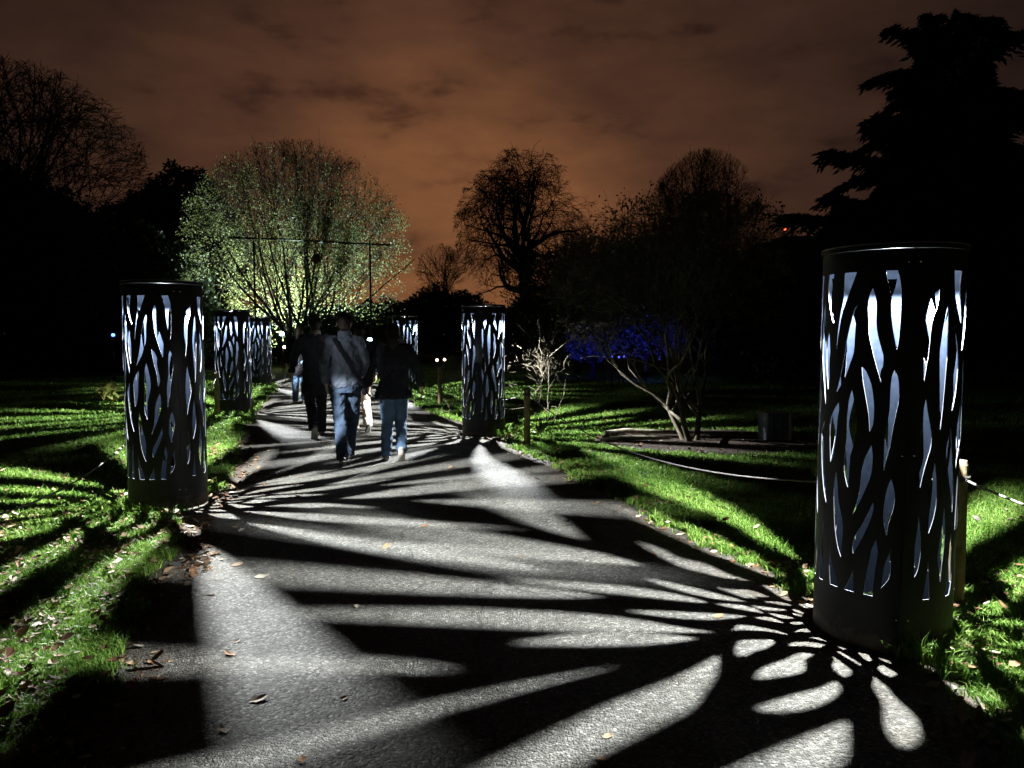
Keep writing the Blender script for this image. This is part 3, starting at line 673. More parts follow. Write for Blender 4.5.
bare_tree('bare_tree', (at(758,D), D, 0), 'lower twiggy tree leaning on the right shoulder of the domed bare tree', 'tree', 11,
  (0,0,6.6), (3.4,3.2,4.3), seed=19, bark=M_fbark, r0=.25, trunk=.25, limbs=11, levels=4, kids=(10,9,8,6), spread=.7, up=.12, wiggle=.2, twig=.014, lifted=.9)
D = 60
bare_tree('bare_tree', (at(622,D), D, 0), 'low spreading bare tree between the tall bare tree and the domed one', 'tree', 11,
  (0,0,6.0), (4.6,4,5.0), seed=29, bark=M_fbark, r0=.25, trunk=.25, limbs=11, levels=4, kids=(10,9,8,6), spread=.8, up=.08, wiggle=.25, twig=.014, lifted=.7)
D = 36
bare_tree('bare_tree', (at(-10,D), D, 0), 'large bare beech with arching drooping branches at the left edge of the photo', 'tree', 14,
  (0,0,8.6), (7.9,6,6.0), seed=23, bark=M_fbark, r0=.42, trunk=.25, limbs=16, levels=5, kids=(8,8,7,5,4), spread=.6, up=.05, droop=.12, wiggle=.16, twig=.016, lifted=.8)
# dark evergreens on the left
D = 44
evergreen('evergreen_tree', (at(188,D), D, 0), 'rounded black evergreen rising just left of the floodlit tree', 'tree',
  [(0,0,9.2,2.0,2,2.0),(-1.4,0,8.2,2.0,2,1.9),(1.2,0,7.6,2,2,2.2),(-3.0,0,6.8,2.4,2,2.4),(.2,0,5.5,3.8,2.6,3.4),(-4,0,4,3,2.5,3.6)], 60000, .22, seed=41, trunk_h=6, r=.4)
D = 30
evergreen('evergreen_tree', (at(95,D), D, 0), 'wide black evergreen mass behind the nearest lantern on the left lawn', 'tree',
  [(0,0,3.0,3.4,2.2,3.3),(-2.6,0,3.2,2.8,2.2,3.4),(2.6,0,2.4,2.4,2.0,2.8),(1.2,0,4.5,1.9,1.8,1.6),(-1.4,0,5.2,2.0,1.8,1.7)], 60000, .18, seed=42, trunk_h=3, r=.3)
D = 32
evergreen('evergreen_tree', (at(-20,D), D, 0), 'tall black evergreen filling the lower left corner of the sky under the bare beech', 'tree',
  [(0,0,4,3.8,2.5,4.2),(-2.5,0,5.5,3,2.5,3.4),(2.2,0,5.2,2.8,2.4,3.0),(.5,0,7.0,2.4,2,2.0)], 60000, .18, seed=43, trunk_h=3, r=.3)
D = 33
evergreen('evergreen_shrub', (at(195,D), D, 0), 'dark rounded shrub at the foot of the floodlit tree, behind the lanterns on the left', 'shrub',
  [(0,0,1.6,2.2,1.6,1.9),(-1.8,0,1.8,1.8,1.6,2.0),(1.4,0,1.3,1.6,1.4,1.4)], 30000, .14, seed=44, trunk_h=1.2, r=.12)
# dark bushes behind the path's far end
D = 44
for px, w, top, sd, lab in ((300,5.5,304,50,'long low black bush behind the stems of the floodlit tree'),(448,2.5,289,51,'black flat-topped bush in front of the small bare tree'),(395,2.4,300,52,'low black bush at the right foot of the floodlit tree'),(500,2.6,306,53,'dark bush behind the lantern in the middle distance'),(560,3,296,54,'dark bush under the tall bare tree, right of its trunk')):
    DD = 35.5 if px == 300 else D+(px % 5); h = zz(top, DD)
    evergreen('evergreen_shrub', (at(px,DD), DD, 0), lab, 'shrub', [(0,0,h*.5,w,1.6,h*.5),(-w*.5,0,h*.62,w*.6,1.3,h*.36),(w*.5,0,h*.6,w*.6,1.3,h*.36)], 18000, .2, seed=sd, trunk_h=1.5, r=.12, group='dark bushes behind the path end')
evergreen('evergreen_shrub', (at(342,28.3), 28.3, 0), 'dark bush added to mask the glow behind the heads of the walking group', 'shrub', [(0,0,1.2,1.5,1,1.15),(-.8,0,1.0,.9,.8,1.0),(.9,0,1.0,.9,.8,.9)], 14000, .12, seed=57, trunk_h=1, r=.08)  # added bush, keeps the tree's glow from showing behind the walkers' heads
# right hand side belt
D = 26
for i, (px, w, top, sd, lab) in enumerate(((615,3.6,228,61,'dark leafy bush left of the blue-lit shrubbery, behind the small tree'),(695,3.8,216,62,'dark leafy bush directly above the blue glow'),(765,2.8,236,63,'dark leafy bush between the domed tree and the nearest lantern'))):
    h = zz(top, D)
    evergreen('leafy_bush', (at(px,D), D+4+i, 0), lab, 'bush', [(0,0,h*.62,w,1.8,h*.42),(-w*.45,0,h*.5,w*.6,1.5,h*.38),(w*.5,0,h*.55,w*.6,1.5,h*.35)], 52000, .10, seed=sd, trunk_h=2, r=.12, shapem=M_twigl)
D = 22
evergreen('evergreen_tree', (at(830,D), D, 0), 'broad black yew behind the nearest lantern, below the cedar', 'tree',
  [(0,0,2.4,2.4,1.8,2.3),(-1.4,0,1.8,1.6,1.6,1.8),(2.4,0,2.6,2.2,1.8,2.2),(4.4,0,2.5,2.2,1.8,2.5)], 40000, .14, seed=66, trunk_h=2, r=.2)
evergreen('evergreen_tree', (at(735,D+3), D+3, 0), 'dark yew behind the small multi-stemmed tree and the grey box', 'tree',
  [(0,0,1.6,1.7,1.4,1.7),(1.3,0,1.5,1.4,1.2,1.6)], 22000, .13, seed=67, trunk_h=1.4, r=.15)

# cedar
def cedar(name, loc, label, H, spread, seed, az_bias=None, lean=0):
    rg = random.Random(seed); nr = np.random.default_rng(seed)
    root = empty(name, loc); tag(root, label, 'tree'); tb = Tubes(); br = Tubes(); Pts = []; Dr = []
    tb.add([(lean*t, 0, H*t-.1) for t in (0,.2,.4,.6,.8,.97)], [.32,.26,.2,.13,.07,.015], 9)
    nb = 150
    for i in range(nb):
        t = .10+.89*(i/nb)**.92; a = i*2.39996+rg.random()*.5; z = H*t
        ln = spread*((1-t)**.60+.01)*(.50+.55*rg.random())*(1 if t > .3 else .85)
        rise = .14+.32*t+.17*rg.gauss(0,1)
        pts = []; rr = []; n = 8
        for k in range(n+1):
            s = k/n; w = .10*math.sin(s*5+i)
            pts.append((lean*t+math.cos(a+w)*ln*s, math.sin(a+w)*ln*s, z+ln*(rise*s-.30*s*s*(1+.6*math.sin(i*1.7)))))
            rr.append(.055*(1-t*.6)*(1-.85*s)+.004)
        br.add(pts, rr, 5)
        for k in range(int(26*ln/spread*10)+36):
            s = .15+.85*rg.random()**.75; j = min(n-1, int(s*n)); f = s*n-j
            p = [pts[j][q]+(pts[j+1][q]-pts[j][q])*f for q in range(3)]
            sd = rg.gauss(0,1)*ln*.15*(1.12-s*1.02); da = a+PI/2
            dx = math.cos(da)*sd; dy = math.sin(da)*sd
            ox = math.cos(a+sd*.8); oy = math.sin(a+sd*.8); fl = (.16+.42*rg.random()**1.5)*(.55+.12*ln); dn = .25+.75*rg.random()
            for g in range(6):
                f_ = (g+.5)/6*fl
                Pts.append((p[0]+dx+ox*f_+rg.gauss(0,.012), p[1]+dy+oy*f_+rg.gauss(0,.012), p[2]-abs(sd)*.28-f_*dn+rg.gauss(0,.012)))
                Dr.append((ox, oy, -dn))
    k = 26000; tt = nr.random(k)**.8*.9; aa = nr.random(k)*2*PI; rr_ = spread*((1-tt)**.55)*.50*nr.random(k)**.5
    Pts += list(zip(lean*tt+np.cos(aa)*rr_, np.sin(aa)*rr_, H*(.06+tt*.93))); Dr += list(zip(np.cos(aa), np.sin(aa), np.full(k, -.2)))
    link('trunk', tb.mesh('trunk'), M_bark, root)
    cr = link('crown', leaf_cloud('crown', np.array(Pts), .12, nr, dirs=np.array(Dr), stretch=2.2), M_needle, root)
    link('branches', br.mesh('branches'), M_bark, cr)
    return root
D = 20
cedar('cedar_tree', (at(938,D), D, 0), 'huge black cedar with tiered drooping branches rising behind the nearest lantern', zz(24,D), 5.2, 71)
cedar('cedar_tree', (at(1130,D), D+1, 0), 'second black cedar cut off by the right edge of the photo', zz(10,D), 4.6, 72)

# small tree on the mulch bed
bare_tree('small_tree', (2.62, 10.81, 0), 'small multi-stemmed bare tree with pale lichened limbs on the mulch bed', 'tree', 3.5,
  (-.2,.2,2.35), (2.0,1.7,1.3), seed=38, r0=.055, trunk=.20, stems=3, limbs=9, levels=4, kids=(10,10,8,7), spread=.95, up=.03, wiggle=.36, twig=.005, leaves=4000, lsize=.05, leafm=M_twigl, lifted=.6, lean=(-.25,0), bark=M_dbark)
# twiggy shrubs by the middle lantern
bare_tree('twiggy_shrub', (.55, 12.4, 0), 'thin bare shrub with white-lit twigs beside the lantern right of the path', 'shrub', 2.1,
  (0,0,1.25), (.75,.6,.75), seed=35, r0=.011, trunk=.2, stems=5, limbs=4, levels=3, kids=(6,6,5), spread=.9, up=.02, wiggle=.5, twig=.0032, bark=M_dbark, lifted=.8)
bare_tree('twiggy_shrub', (-1.1, 14.2, 0), 'low pale twiggy shrub just left of and behind the middle lantern', 'shrub', 1.5,
  (0,0,.85), (.6,.5,.5), seed=36, r0=.010, trunk=.2, stems=5, limbs=4, levels=3, kids=(6,6,5), spread=.9, up=.02, wiggle=.5, twig=.0032, bark=M_dbark, lifted=.8)
for nm, x, y, sd, lb in (('leafy_plant', -8.9, 16.4, 81, 'small leafy plant catching light at the far edge of the left lawn'),):
    nr = np.random.default_rng(sd); k = 60; a = nr.random(k)*2*PI; r = nr.random(k)*.4
    o = link(nm, leaf_cloud(nm, np.stack([np.cos(a)*r, np.sin(a)*r, .1+nr.random(k)*.35], 1), .16, nr, stretch=1.5), M_yleaf); o.location = (x, y, 0)
    tag(o, lb, 'plant')
# blue floodlit shrubbery
for i, (px, d, w, h, sd, lb) in enumerate(((592,25,1.0,1.9,91,'left clump of shrubbery lit deep blue behind the small tree'),(645,24,1.45,2.3,92,'middle clump of shrubbery lit bright blue behind the small tree'),(692,26,1.2,2.1,93,'right clump of shrubbery lit dim blue behind the small tree'))):
    evergreen('blue_lit_shrub', (at(px,d), d, 0), lb, 'shrub', [(0,0,h*.66,w,.8,h*.36),(-w*.4,0,h*.6,w*.6,.7,h*.3),(w*.4,0,h*.65,w*.6,.7,h*.3)], 1100, .12, seed=sd, trunk_h=h*.6, r=.05, shapem=M_neutral)
# ------------------------------------------------------------------ mulch bed, fallen limbs
def bed():
    V = [(0,0,.022)]; n = 72; rg = random.Random(4)
    for r, z in ((.5,.022),(.9,.018),(1.06,.002)):
        for k in range(n):
            t = 2*PI*k/n; w = 1+.05*math.sin(5*t+1)+.03*math.sin(11*t); V.append((BED[2]*r*w*math.cos(t), BED[3]*r*w*math.sin(t), z))
    tri = [(0,1+k,1+(k+1)%n) for k in range(n)]; q = [(1+j*n+k, 1+(j+1)*n+k, 1+(j+1)*n+(k+1)%n, 1+j*n+(k+1)%n) for j in range(2) for k in range(n)]
    o = link('mulch_bed', np_mesh('mulch_bed', V, [tri, q]), M_soil); o.location = (BED[0], BED[1], .003); tag(o, kind='structure')
bed()
for i, (pts, r, lb) in enumerate((([(1.42,11.35,.05),(1.75,11.5,.075),(2.1,11.45,.07),(2.5,11.5,.05)], .045, 'bent pale bough lying on the mulch left of the small tree, the farther of two'),
   ([(1.3,10.75,.04),(1.6,10.9,.05),(1.95,10.85,.06),(2.35,10.95,.04)], .038, 'pale bough lying on the mulch left of the small tree, the nearer of two'),
   ([(2.95,11.1,.04),(3.2,11.15,.05),(3.4,11.1,.035)], .025, 'short pale stick lying on the mulch right of the small tree'))):
    m = MB(); m.tube(pts, [r, r*.9, r*.8, r*.5][:len(pts)], 8); o = m.build('fallen_branch', M_paleb, None, smooth=True); tag(o, lb, 'branch', 'fallen boughs on the mulch bed')

# ------------------------------------------------------------------ posts and ropes
def post(x, y, h, lb, lean=0):
    m = MB(); r = .045; m.lathe([(r,0),(r*1.02,h*.4),(r*.97,h*.97),(r*.86,h)], n=20)
    o = m.build('wooden_post', M_wood, None); o.location = (x, y, -.02); o.rotation_euler = (lean, lean*.6, x); tag(o, lb, 'post', 'round wooden rope posts'); return o
PR = [(2.585,4.27,.88),(.21,10.33,.84),(-1.58,16.33,.85)]
post(*PR[0], 'round wooden post standing close behind the nearest lantern', .01)
post(*PR[1], 'free-standing round wooden post on the right lawn, right of the middle lantern')
post(*PR[2], 'thin far wooden post on the lawn between the woman and the middle lantern')
post(-5.62, 14.2, .84, 'round wooden post in front of the second lantern on the left')
post(-3.62, 7.42, .82, 'round wooden post hidden behind the lantern nearest on the left')
post(-3.25, 3.2, .85, 'round wooden post just outside the left edge, end of the left rope')
post(3.35, 1.9, .85, 'round wooden post just outside the right edge, end of the right rope')
def rope(a, b, sag, lb):
    m = MB(); n = 26; pts = []
    for i in range(n+1):
        t = i/n; pts.append(tuple(a[k]+(b[k]-a[k])*t for k in range(2))+(a[2]+(b[2]-a[2])*t-4*sag*t*(1-t),))
    m.tube(pts, .0068, 7)
    for p in (a, b): 
        for dz in (-.012, .008): m.lathe([(.050,-.009),(.056,0),(.050,.009)], (p[0], p[1], p[2]+dz), 14, close=False)
    o = m.build('rope', M_rope, None, smooth=True); tag(o, lb, 'rope', 'ropes slung between the posts')
rope((2.585,4.27,.76),(.21,10.33,.74), .40, 'long rope sagging low over the right lawn towards the nearest lantern')
rope((.21,10.33,.74),(-1.58,16.33,.74), .30, 'rope running behind the middle lantern between two wooden posts')
rope((2.585,4.27,.76),(3.35,1.9,.74), .13, 'short rope leaving the post behind the nearest lantern to the right')
rope((-3.62,7.42,.72),(-3.25,3.2,.72), .34, 'rope sagging over the leaf-strewn left lawn')
rope((-3.62,7.42,.72),(-5.62,14.2,.74), .35, 'rope between the two left lanterns')

# ------------------------------------------------------------------ archway over the path, box, building, small lamps
def arch():
    t = empty('light_arch', (-6.9, 26.2, 0)); tag(t, 'thin dark arch frame with a red lantern over the far path, before the floodlit tree', 'arch')
    for x in (-2.05, 1.98):
        m = MB(); m.tube([(x,0,0),(x,0,4.75)], .034, 8); m.lathe([(.16,0),(.16,.03),(.07,.05)], (x,0,0), 16); m.build('pole', M_black, t)
    m = MB(); m.tube([(-2.9,0,4.86),(-.5,0,4.78),(1.2,0,4.66),(2.7,0,4.60)], .034, 8); m.build('crossbar', M_black, t)
    m = MB(); m.tube([(.12,0,4.7),(.12,0,4.3)], .01, 6); m.lathe([(.03,-.0),(.12,.04),(.15,.16),(.12,.30),(.04,.34)], (.12,0,3.96), 16)
    m.build('hanging_lantern', mat('dark_red_lantern', (.08,.008,.006), rough=.5), t)
arch()
def box():
    t = empty('utility_box', (3.86, 10.95, 0), R_(14)); tag(t, 'low grey box beside a thin stake at the far edge of the mulch bed', 'box')
    g = noise_mat('grey_painted_metal', 8, [(.3,(.10,.11,.14)),(.7,(.15,.165,.20))], rough=.6)
    m = MB(); m.box(-.19,.17,-.13,.13,.02,.40); m.build('cabinet', g, t, bevel=.008)
    m = MB(); m.box(-.205,.185,-.145,.145,.402,.425); m.build('lid', g, t, bevel=.006)
    for k in (-.09,.05): 
        m = MB(); m.box(k-.004,k+.004,-.134,-.1305,.04,.38); m.build('panel_seam', M_black, t)
    m = MB(); m.box(.16,.20,-.15,-.11,0,.42); m.build('stake', M_wood, t, bevel=.004)
box()
def building():
    D = 54; t = empty('brick_building', (at(840,D), D, -.35)); tag(t, 'dark flat-roofed brick building behind the trees with a red lamp on its corner', 'building')
    br = mat('brick_wall', rough=.9); tc = N(br, 'ShaderNodeTexCoord'); b = N(br, 'ShaderNodeTexBrick', Scale=4.0)
    b.inputs['Color1'].default_value = (.20,.085,.06,1); b.inputs['Color2'].default_value = (.27,.12,.085,1); b.inputs['Mortar'].default_value = (.25,.22,.19,1)
    mp = N(br, 'ShaderNodeMapping'); mp.inputs['Rotation'].default_value = (PI/2,0,0); L(br, tc.outputs['Object'], mp.inputs[0]); L(br, mp.outputs[0], b.inputs['Vector']); L(br, b.outputs[0], P(br).inputs['Base Color'])
    m = MB(); m.box(-4.2,7,0,8,0,8.3); m.build('wall', br, t)
    m = MB(); m.box(-4.4,7.2,-.2,8.2,8.302,8.75); m.build('roof', mat('dark_roof_felt', (.03,.03,.03)), t, bevel=.03)
    gl = mat('dark_window_glass', (.01,.012,.015), rough=.1)
    for zf in (1.0, 3.6, 6.0):
        for x in (-3.3,-.9,1.5,3.9):
            m = MB(); m.box(x,x+1.1,-.03,-.004,zf,zf+1.4); w = m.build('window', gl, t)
            f = MB(); f.box(x-.06,x+1.16,-.05,-.032,zf-.06,zf); f.box(x-.06,x+1.16,-.05,-.032,zf+1.4,zf+1.46); f.box(x+.52,x+.58,-.05,-.032,zf,zf+1.4); f.build('frame', mat('white_frame', (.6,.6,.58)) if 'white_frame' not in MATS else MATS['white_frame'], w)
    m = MB(); m.tube([(-4.25,-.1,8.75),(-4.25,-.1,9.15)], .03, 6); s = m.build('lamp_stalk', M_black, t)
    m = MB(); m.ball((-4.25,-.1,9.25), .10, 10); m.build('red_lamp', mat('red_lamp_glow', (1,.1,.05), emit=(1,.12,.06), strength=3), s)
building()
def stake_lamp(x, y, z, col, st, r, lb, cat='lamp', power=0, name='garden_lamp'):
    t = empty(name, (x, y, 0)); tag(t, lb, cat)
    m = MB(); m.tube([(0,0,0),(0,0,z-.06)], .018, 8); m.build('stake', M_black, t)
    m = MB(); m.lathe([(.045,z-.07),(.055,z-.055),(.03,z-.045)], n=12); m.build('lamp_socket', M_black, t)
    key = 'glow_%.2f_%.2f_%.2f' % col
    m = MB(); m.ball((0,0,z), r, 12); m.build('bulb', mat(key, col, emit=col, strength=st), t, smooth=True)
    if power:
        lamp_light('lamp_glow', power, r, t, (0,-.0,z+.1), col)
stake_lamp(at(114,24), 24, zz(335,24), (.10,.22,1), 6, .055, 'small blue garden lamp in the dark left of the nearest left lantern')
stake_lamp(at(282.5,27), 27, zz(334,27), (.45,.9,1), 40, .075, 'small cyan-white lamp at the foot of the floodlit tree', power=4)
stake_lamp(at(370,24), 24, zz(340,24), (.5,1,.85), 25, .08, 'small greenish-white lamp glimpsed between the two walkers')
stake_lamp(at(284.5,24.5), 24.5, zz(347,24.5), (1,.45,.3), 12, .05, 'small red lamp low beside the far end of the path', power=3)
stake_lamp(at(437,25), 25, zz(360,25), (1,.62,.38), 14, .045, 'left one of two tiny warm lamps behind the thin far post')
stake_lamp(at(444.5,25), 25, zz(359.5,25), (1,.64,.42), 14, .045, 'right one of two tiny warm lamps behind the thin far post')
def floods():
    for nm, x, y, z, tgt, col, pw, ang, lb in (
       ('flood_lamp', at(304,32.9), 32.9, .35, (at(300,30), 30.6, 4.6), (.72,.95,.95), 17000, 108, 'ground floodlight hidden behind the stems of the floodlit tree'),
       ('flood_lamp', at(262,31.0), 31.2, .35, (at(264,31), 31.4, 6), (.85,1,.80), 6000, 92, 'ground floodlight under the left side of the floodlit tree'),
       ('flood_lamp', at(645,22.2), 22.2, .5, (at(645,25), 25, 1.7), (.025,.035,1), 62, 120, 'blue ground floodlight in front of the middle shrubbery clump'),
       ('flood_lamp', at(578,23.8), 23.8, .5, (at(578,26), 26, 1.3), (.025,.035,1), 18, 110, 'blue ground floodlight in front of the left shrubbery clump')):
        t = empty(nm, (x, y, 0)); tag(t, lb, 'floodlight')
        d = Vector(tgt)-Vector((x,y,z)); q = d.to_track_quat('-Z','Y')
        m = MB(); m.box(-.11,.11,-.08,.08,.02,.10); h = m.build('housing', M_black, t, bevel=.008); h.location = (0,0,z-.12); h.rotation_mode = 'QUATERNION'; h.rotation_quaternion = q
        m = MB(); m.box(-.02,.02,-.02,.02,0,z-.13); m.build('bracket', M_black, t)
        l = bpy.data.lights.new('flood', 'SPOT'); l.energy = pw; l.color = col; l.spot_size = R_(ang); l.spot_blend = .6; l.shadow_soft_size = .06
        o = bpy.data.objects.new('flood', l); COL.objects.link(o); o.location = (0,0,z); o.rotation_mode = 'QUATERNION'; o.rotation_quaternion = q; o.parent = t
floods()
for i, px in enumerate((605,612,619,624)):
    stake_lamp(at(px,21), 21, zz(357-(i%2)*.5,21), (.08,.10,1), 2.5, .028, ['first','second','third','last'][i]+' from the left in a row of tiny blue lamps below the blue shrubbery')

# ------------------------------------------------------------------ people walking away along the path
def remesh(mb, voxel, smooth=4, folds=0, fscale=.1, seed=0):
    """joins overlapping closed tubes into one continuous surface"""
    me = mb.mesh('tmp'); bm = bmesh.new(); bm.from_mesh(me); bmesh.ops.recalc_face_normals(bm, faces=bm.faces[:]); bm.to_mesh(me); bm.free()
    o = bpy.data.objects.new('tmp', me); COL.objects.link(o)
    r = o.modifiers.new('r', 'REMESH'); r.mode = 'VOXEL'; r.voxel_size = voxel
    s = o.modifiers.new('s', 'SMOOTH'); s.iterations = smooth; s.factor = .6
    if folds:
        t = bpy.data.textures.new('folds', 'CLOUDS'); t.noise_scale = fscale; t.noise_depth = 2
        d = o.modifiers.new('d', 'DISPLACE'); d.texture = t; d.strength = folds; d.mid_level = .5
    dg = bpy.context.evaluated_depsgraph_get(); dg.update()
    out = bpy.data.meshes.new_from_object(o.evaluated_get(dg)); bpy.data.objects.remove(o)
    for p in out.polygons: p.use_smooth = True
    return out
def cloth_mat(name, c0, c1, scale=40, rough=.9):
    return noise_mat(name, scale, [(.3, c0), (.7, c1)], rough=rough, bump=.25, bscale=180, dist=.002)
def denim(name, base, dark):
    m = noise_mat(name, 6, [(.35, dark), (.6, base)], rough=.9, bump=.3, bscale=250, dist=.001); return m
M_skin = mat('skin', (.45,.27,.19), rough=.55)
M_hair = noise_mat('dark_hair', 60, [(.3,(.012,.008,.006)),(.7,(.035,.024,.017))], rough=.5, bump=.5, bscale=120)
def person(loc, rz, label, H, jac, jac_mat, tr_mat, shoe_mat, hipL, legs, arms, hem=.86, hair_long=False, collar=None, strap=None, bag=None, broad=1.0, coat_flare=0):
    """+Y is the walking direction. legs: per side (knee xyz, ankle xyz, toe pitch); arms: per side (elbow xyz, wrist xyz)"""
    S = H/1.75; root = empty('person', loc, rz); tag(root, label, 'person', None)
    sc = lambda p: tuple(q*S for q in p)
    hip = hipL; sh = 1.44
    # body : one continuous figure
    b = MB()
    b.tube([sc(p) for p in ((0,0,hip-.06),(0,-.005,hip+.05),(0,-.01,1.12),(0,0,1.28),(0,-.005,1.40),(0,0,1.47))], [(a*S,c*S) for a, c in ((.15,.10),(.155,.11),(.125,.095),(.155,.11),(.16,.095),(.06,.05))], 16, fix=(1,0,0))
    b.tube([sc((0,-.005,1.42)), sc((0,.01,1.50)), sc((0,.025,1.56))], [.062*S,.055*S,.053*S], 12)
    b.ball(sc((0,.02,1.645)), .098*S, 16, (.80,.98,1.12)); b.ball(sc((0,.055,1.595)), .062*S, 12, (.85,1,.95))      # skull, jaw
    b.tube([sc((0,.108,1.655)), sc((0,.132,1.625)), sc((0,.118,1.612))], [.008*S,.014*S,.010*S], 8)                    # nose
    for s in (-1, 1): b.ball(sc((s*.080,.012,1.635)), .026*S, 10, (.45,.8,1.2))                                        # ears
    jt = MB(); tr = MB()
    for s, (kn, an, pit), (el, wr) in zip((-1, 1), legs, arms):
        hp = (s*.088,0,hip); b.tube([sc(hp), sc(tuple((a+c)/2 for a, c in zip(hp, kn))), sc(kn), sc(tuple((a*.6+c*.4) for a, c in zip(kn, an))), sc(an)], [.082*S,.068*S,.052*S,.050*S,.036*S], 12)
        shd = (s*.185*broad,0,sh-.03); b.tube([sc((s*.10,0,sh)), sc(shd), sc(el), sc(wr)], [.05*S,.048*S,.036*S,.026*S], 10)
        # hand: palm and five curled fingers
        d = (Vector(wr)-Vector(el)).normalized(); side = Vector((s,0,0)); side = (side-d*side.dot(d)).normalized(); fw = d.cross(side)*(-s)
        if fw.y < 0: fw = -fw
        pw = Vector(wr)+d*.045
        b.tube([sc(Vector(wr)), sc(pw), sc(pw+d*.04)], [(.018*S,.024*S),(.016*S,.040*S),(.014*S,.042*S)], 10, fix=tuple(side))
        for k in range(4):
            o0 = pw+d*.035+fw*(.031-.0205*k); L_ = (.062,.072,.066,.052)[k]; inw = -side
            b.tube([sc(o0), sc(o0+d*L_*.42+inw*.006), sc(o0+d*L_*.78+inw*.022), sc(o0+d*L_*.9+inw*.042)], [.0088*S,.008*S,.0075*S,.0065*S], 7)
        o0 = Vector(wr)+d*.03+fw*.022; b.tube([sc(o0), sc(o0+fw*.028+d*.022), sc(o0+fw*.032+d*.055-side*.012)], [.0105*S,.0098*S,.008*S], 7)
        # trousers
        mid = tuple(a*.5+c*.5 for a, c in zip(hp, kn)); cal = tuple(a*.55+c*.45 for a, c in zip(kn, an)); low = (an[0], an[1]-.005, an[2]-.035)
        tr.tube([sc((s*.085,-.005,hip+.03)), sc((mid[0],mid[1]-.005,mid[2])), sc(kn), sc(cal), sc(low)], [.112*S,.092*S,.076*S,.074*S,.072*S], 14)
        # jacket sleeve
        jt.tube([sc((s*.09,0,sh-.02)), sc((s*.175*broad,0,sh-.025)), sc(tuple(a*.5+c*.5 for a, c in zip(shd, el))), sc(el), sc(tuple(a*.4+c*.6 for a, c in zip(el, wr))), sc(tuple(a*.06+c*.94 for a, c in zip(el, wr)))], [.085*S,.082*S,.072*S,.062*S,.054*S,.046*S], 12)
        # shoe
        t = Vector((0, math.cos(pit), -math.sin(pit))); u = Vector((0, math.sin(pit), math.cos(pit))); an_ = Vector(an)-u*.035
        m = MB(); m.tube([sc(an_-t*.085-u*.020), sc(an_-t*.03-u*.012), sc(an_+t*.06-u*.022), sc(an_+t*.14-u*.032), sc(an_+t*.185-u*.036)], [(.030*S,.026*S),(.040*S,.042*S),(.044*S,.034*S),(.046*S,.024*S),(.028*S,.014*S)], 12, fix=(1,0,0))
        so = m.build('shoe', shoe_mat, root, smooth=True)
        m = MB(); q = [an_-t*.095-u*.052, an_+t*.03-u*.055, an_+t*.12-u*.057, an_+t*.19-u*.055]
        m.tube([sc(x) for x in q], [(.030*S,.011*S),(.037*S,.010*S),(.048*S,.009*S),(.030*S,.008*S)], 12, fix=(1,0,0)); m.build('sole', M_sole, so, smooth=True)
    tr.tube([sc((0,-.01,hip-.09)), sc((0,-.015,hip)), sc((0,-.005,hip+.10)), sc((0,0,hip+.17))], [(.165*S,.12*S),(.180*S,.128*S),(.165*S,.115*S),(.155*S,.105*S)], 16, fix=(1,0,0))
    link('body', remesh(b, .0065, 3), M_skin, root)
    link('trousers', remesh(tr, .011, 4, .034, .07), tr_mat, root)
    fl = coat_flare
    jt.tube([sc((0,-.01,hem)), sc((0,-.01,hem+.04)), sc((0,-.01,1.05)), sc((0,-.005,1.20)), sc((0,-.005,1.34)), sc((0,-.005,1.42)), sc((0,0,1.49))],
            [((.185+fl)*S,(.135+fl*.6)*S),((.195+fl)*S,(.145+fl*.6)*S),(.180*S,.130*S),((.190*broad)*S,.135*S),((.200*broad)*S,.130*S),((.175*broad)*S,.108*S),(.080*S,.075*S)], 20, fix=(1,0,0))
    jk = link(jac, remesh(jt, .010, 4, .050, .085), jac_mat, root)
    m = MB(); m.tube([sc((0,0,1.455)), sc((0,.004,1.50)), sc((0,.008,1.54))], [(.088*S,.085*S),(.082*S,.08*S),(.078*S,.076*S)], 16); m.build('collar', collar or jac_mat, jk, smooth=True)
    # hair
    h = MB(); h.ball(sc((0,.006,1.665)), .108*S, 16, (.84,.98,1.05)); h.ball(sc((0,-.03,1.62)), .082*S, 14, (.92,.8,1.1))
    if hair_long: h.tube([sc((0,-.05,1.64)), sc((0,-.07,1.56)), sc((0,-.075,1.48)), sc((0,-.08,1.41))], [(.085*S,.055*S),(.088*S,.05*S),(.082*S,.04*S),(.05*S,.02*S)], 12, fix=(1,0,0))
    hm = remesh(h, .010, 2, .012, .03)
    for v in hm.vertices:
        if v.co.y > .07*S and v.co.z < 1.70*S: v.co.y = .07*S
    link('hair', hm, M_hair, root)
    if strap:
        m = MB(); pts = []
        for i in range(25):
            t = i/24; x = -.13+.36*t; z = 1.47-.60*t; y = -.148-.012*math.sin(PI*t)
            if t < .06: y += .05
            if t > .93: y += .06
            pts.append(sc((x, y, z)))
        m.tube(pts, [(.022*S,.004)]*25, 8, fix=(1,0,.4)); m.build('bag_strap', strap, root)
        m = MB(); m.box(.19*S,.25*S,-.10*S,.12*S,.80*S,1.0*S); m.build('shoulder_bag', strap, root, bevel=.015)
    if bag:
        x, y, z, w, h_, mt_ = bag; m = MB(); m.box(x-w*.5, x+w*.5, y-.13, y+.13, z-h_, z); o = m.build('handbag', mt_, root, bevel=.02)
        m = MB(); m.tube([(x,y-.08,z-.01),(x,y-.06,z+.12),(x,y,z+.16),(x,y+.06,z+.12),(x,y+.08,z-.01)], .008, 8); m.build('handle', mt_, o)
    return root
M_sole = mat('pale_rubber_sole', (.45,.42,.36), rough=.8)
M_dshoe = mat('dark_shoe_leather', (.03,.025,.022), rough=.4)
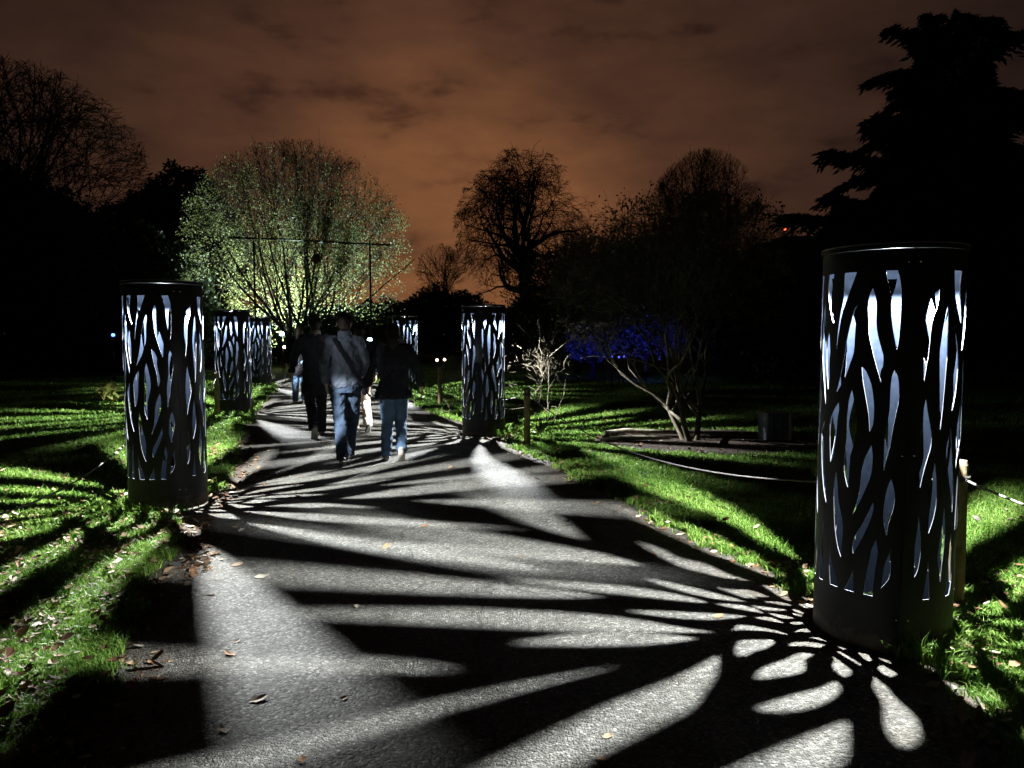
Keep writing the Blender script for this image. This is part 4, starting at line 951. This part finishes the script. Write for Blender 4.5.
M_greyj = cloth_mat('grey_jacket_cloth', (.08,.095,.125), (.12,.138,.175), 12)
M_blackc = cloth_mat('black_coat_cloth', (.010,.010,.014), (.018,.018,.024), 12)
M_lden = denim('light_blue_denim', (.10,.165,.26), (.055,.10,.17))
M_mden = denim('mid_blue_denim', (.035,.055,.09), (.02,.032,.055))
M_dden = denim('black_trouser_cloth', (.015,.015,.02), (.008,.008,.01))
M_kh = cloth_mat('cream_trouser_cloth', (.42,.36,.27), (.58,.52,.42))
M_red = mat('dull_red_leather', (.22,.03,.04), rough=.5)
def gp(px, py): # ground point seen at a pixel
    a = (px-512)/F; b = (384-py)/F; dy = math.cos(PITCH)+b*math.sin(PITCH); dz = -math.sin(PITCH)+b*math.cos(PITCH); t = -CAMH/dz
    return (a*t, dy*t, 0)
W = R_(22)
armL = ((-.26,-.02,1.16),(-.27,.10,.93)); armR = ((.26,-.02,1.16),(.27,.10,.93))
person((-2.02,9.05,.0), W*.6, 'man in a grey-blue jacket with a dark cross-body strap and blue jeans, walking away', 1.82, 'jacket', M_greyj, M_mden, M_dshoe, .93,
  [((-.06,.03,.50),(-.045,-.17,.105),.45),((.08,.20,.53),(.03,.30,.085),-.05)], [((-.235,-.07,1.17),(-.215,.02,.93)),((.225,.06,1.17),(.20,.24,1.02))], hem=.90, strap=M_dden, broad=.86)
person((-1.48,9.32,.0), W*.3, 'woman in a wide black jacket and light blue jeans walking away on the right', 1.69, 'jacket', M_blackc, M_lden, mat('pale_shoe', (.35,.33,.31), rough=.6), .92,
  [((-.085,.04,.49),(-.10,-.06,.085),0),((.09,.06,.50),(.10,-.19,.17),.75)], [((-.30,.03,1.17),(-.33,.12,.94)),((.32,-.03,1.17),(.36,.04,.93))], hem=.80, hair_long=True, broad=1.13, coat_flare=.045)
person((-2.98,11.35,.0), W, 'person in a long black coat with a red bag, left of the man in grey', 1.84, 'coat', M_blackc, M_dden, mat('scuffed_shoe', (.22,.19,.16), rough=.6), .93,
  [((-.08,.02,.50),(-.06,-.20,.16),.9),((.09,.14,.52),(.10,.26,.085),-.1)], [((-.29,.02,1.17),(-.33,.06,.93)),((.27,-.04,1.17),(.26,.02,.93))], hem=.62, collar=mat('olive_scarf', (.10,.09,.06)), bag=(.33,.03,.80,.10,.26,M_red))
person((-2.42,11.95,.0), W, 'person in cream trousers mostly hidden between the man and the woman', 1.70, 'coat', M_blackc, M_kh, M_dshoe, .92,
  [((-.085,.05,.49),(-.08,.12,.085),0),((.08,-.02,.49),(.07,-.20,.13),.6)], [armL, armR], hem=.80)
person((-4.72,16.6,.0), W, 'far walker in a black coat and blue jeans at the left of the group', 1.70, 'coat', mat('deep_black_wool', (.006,.006,.007), spec=.1), M_lden, mat('pinkish_shoe', (.50,.30,.24), rough=.6), .92,
  [((-.085,.05,.49),(-.08,.20,.085),0),((.085,-.02,.49),(.09,-.16,.11),.4)], [armL, armR], hem=.66, hair_long=True)
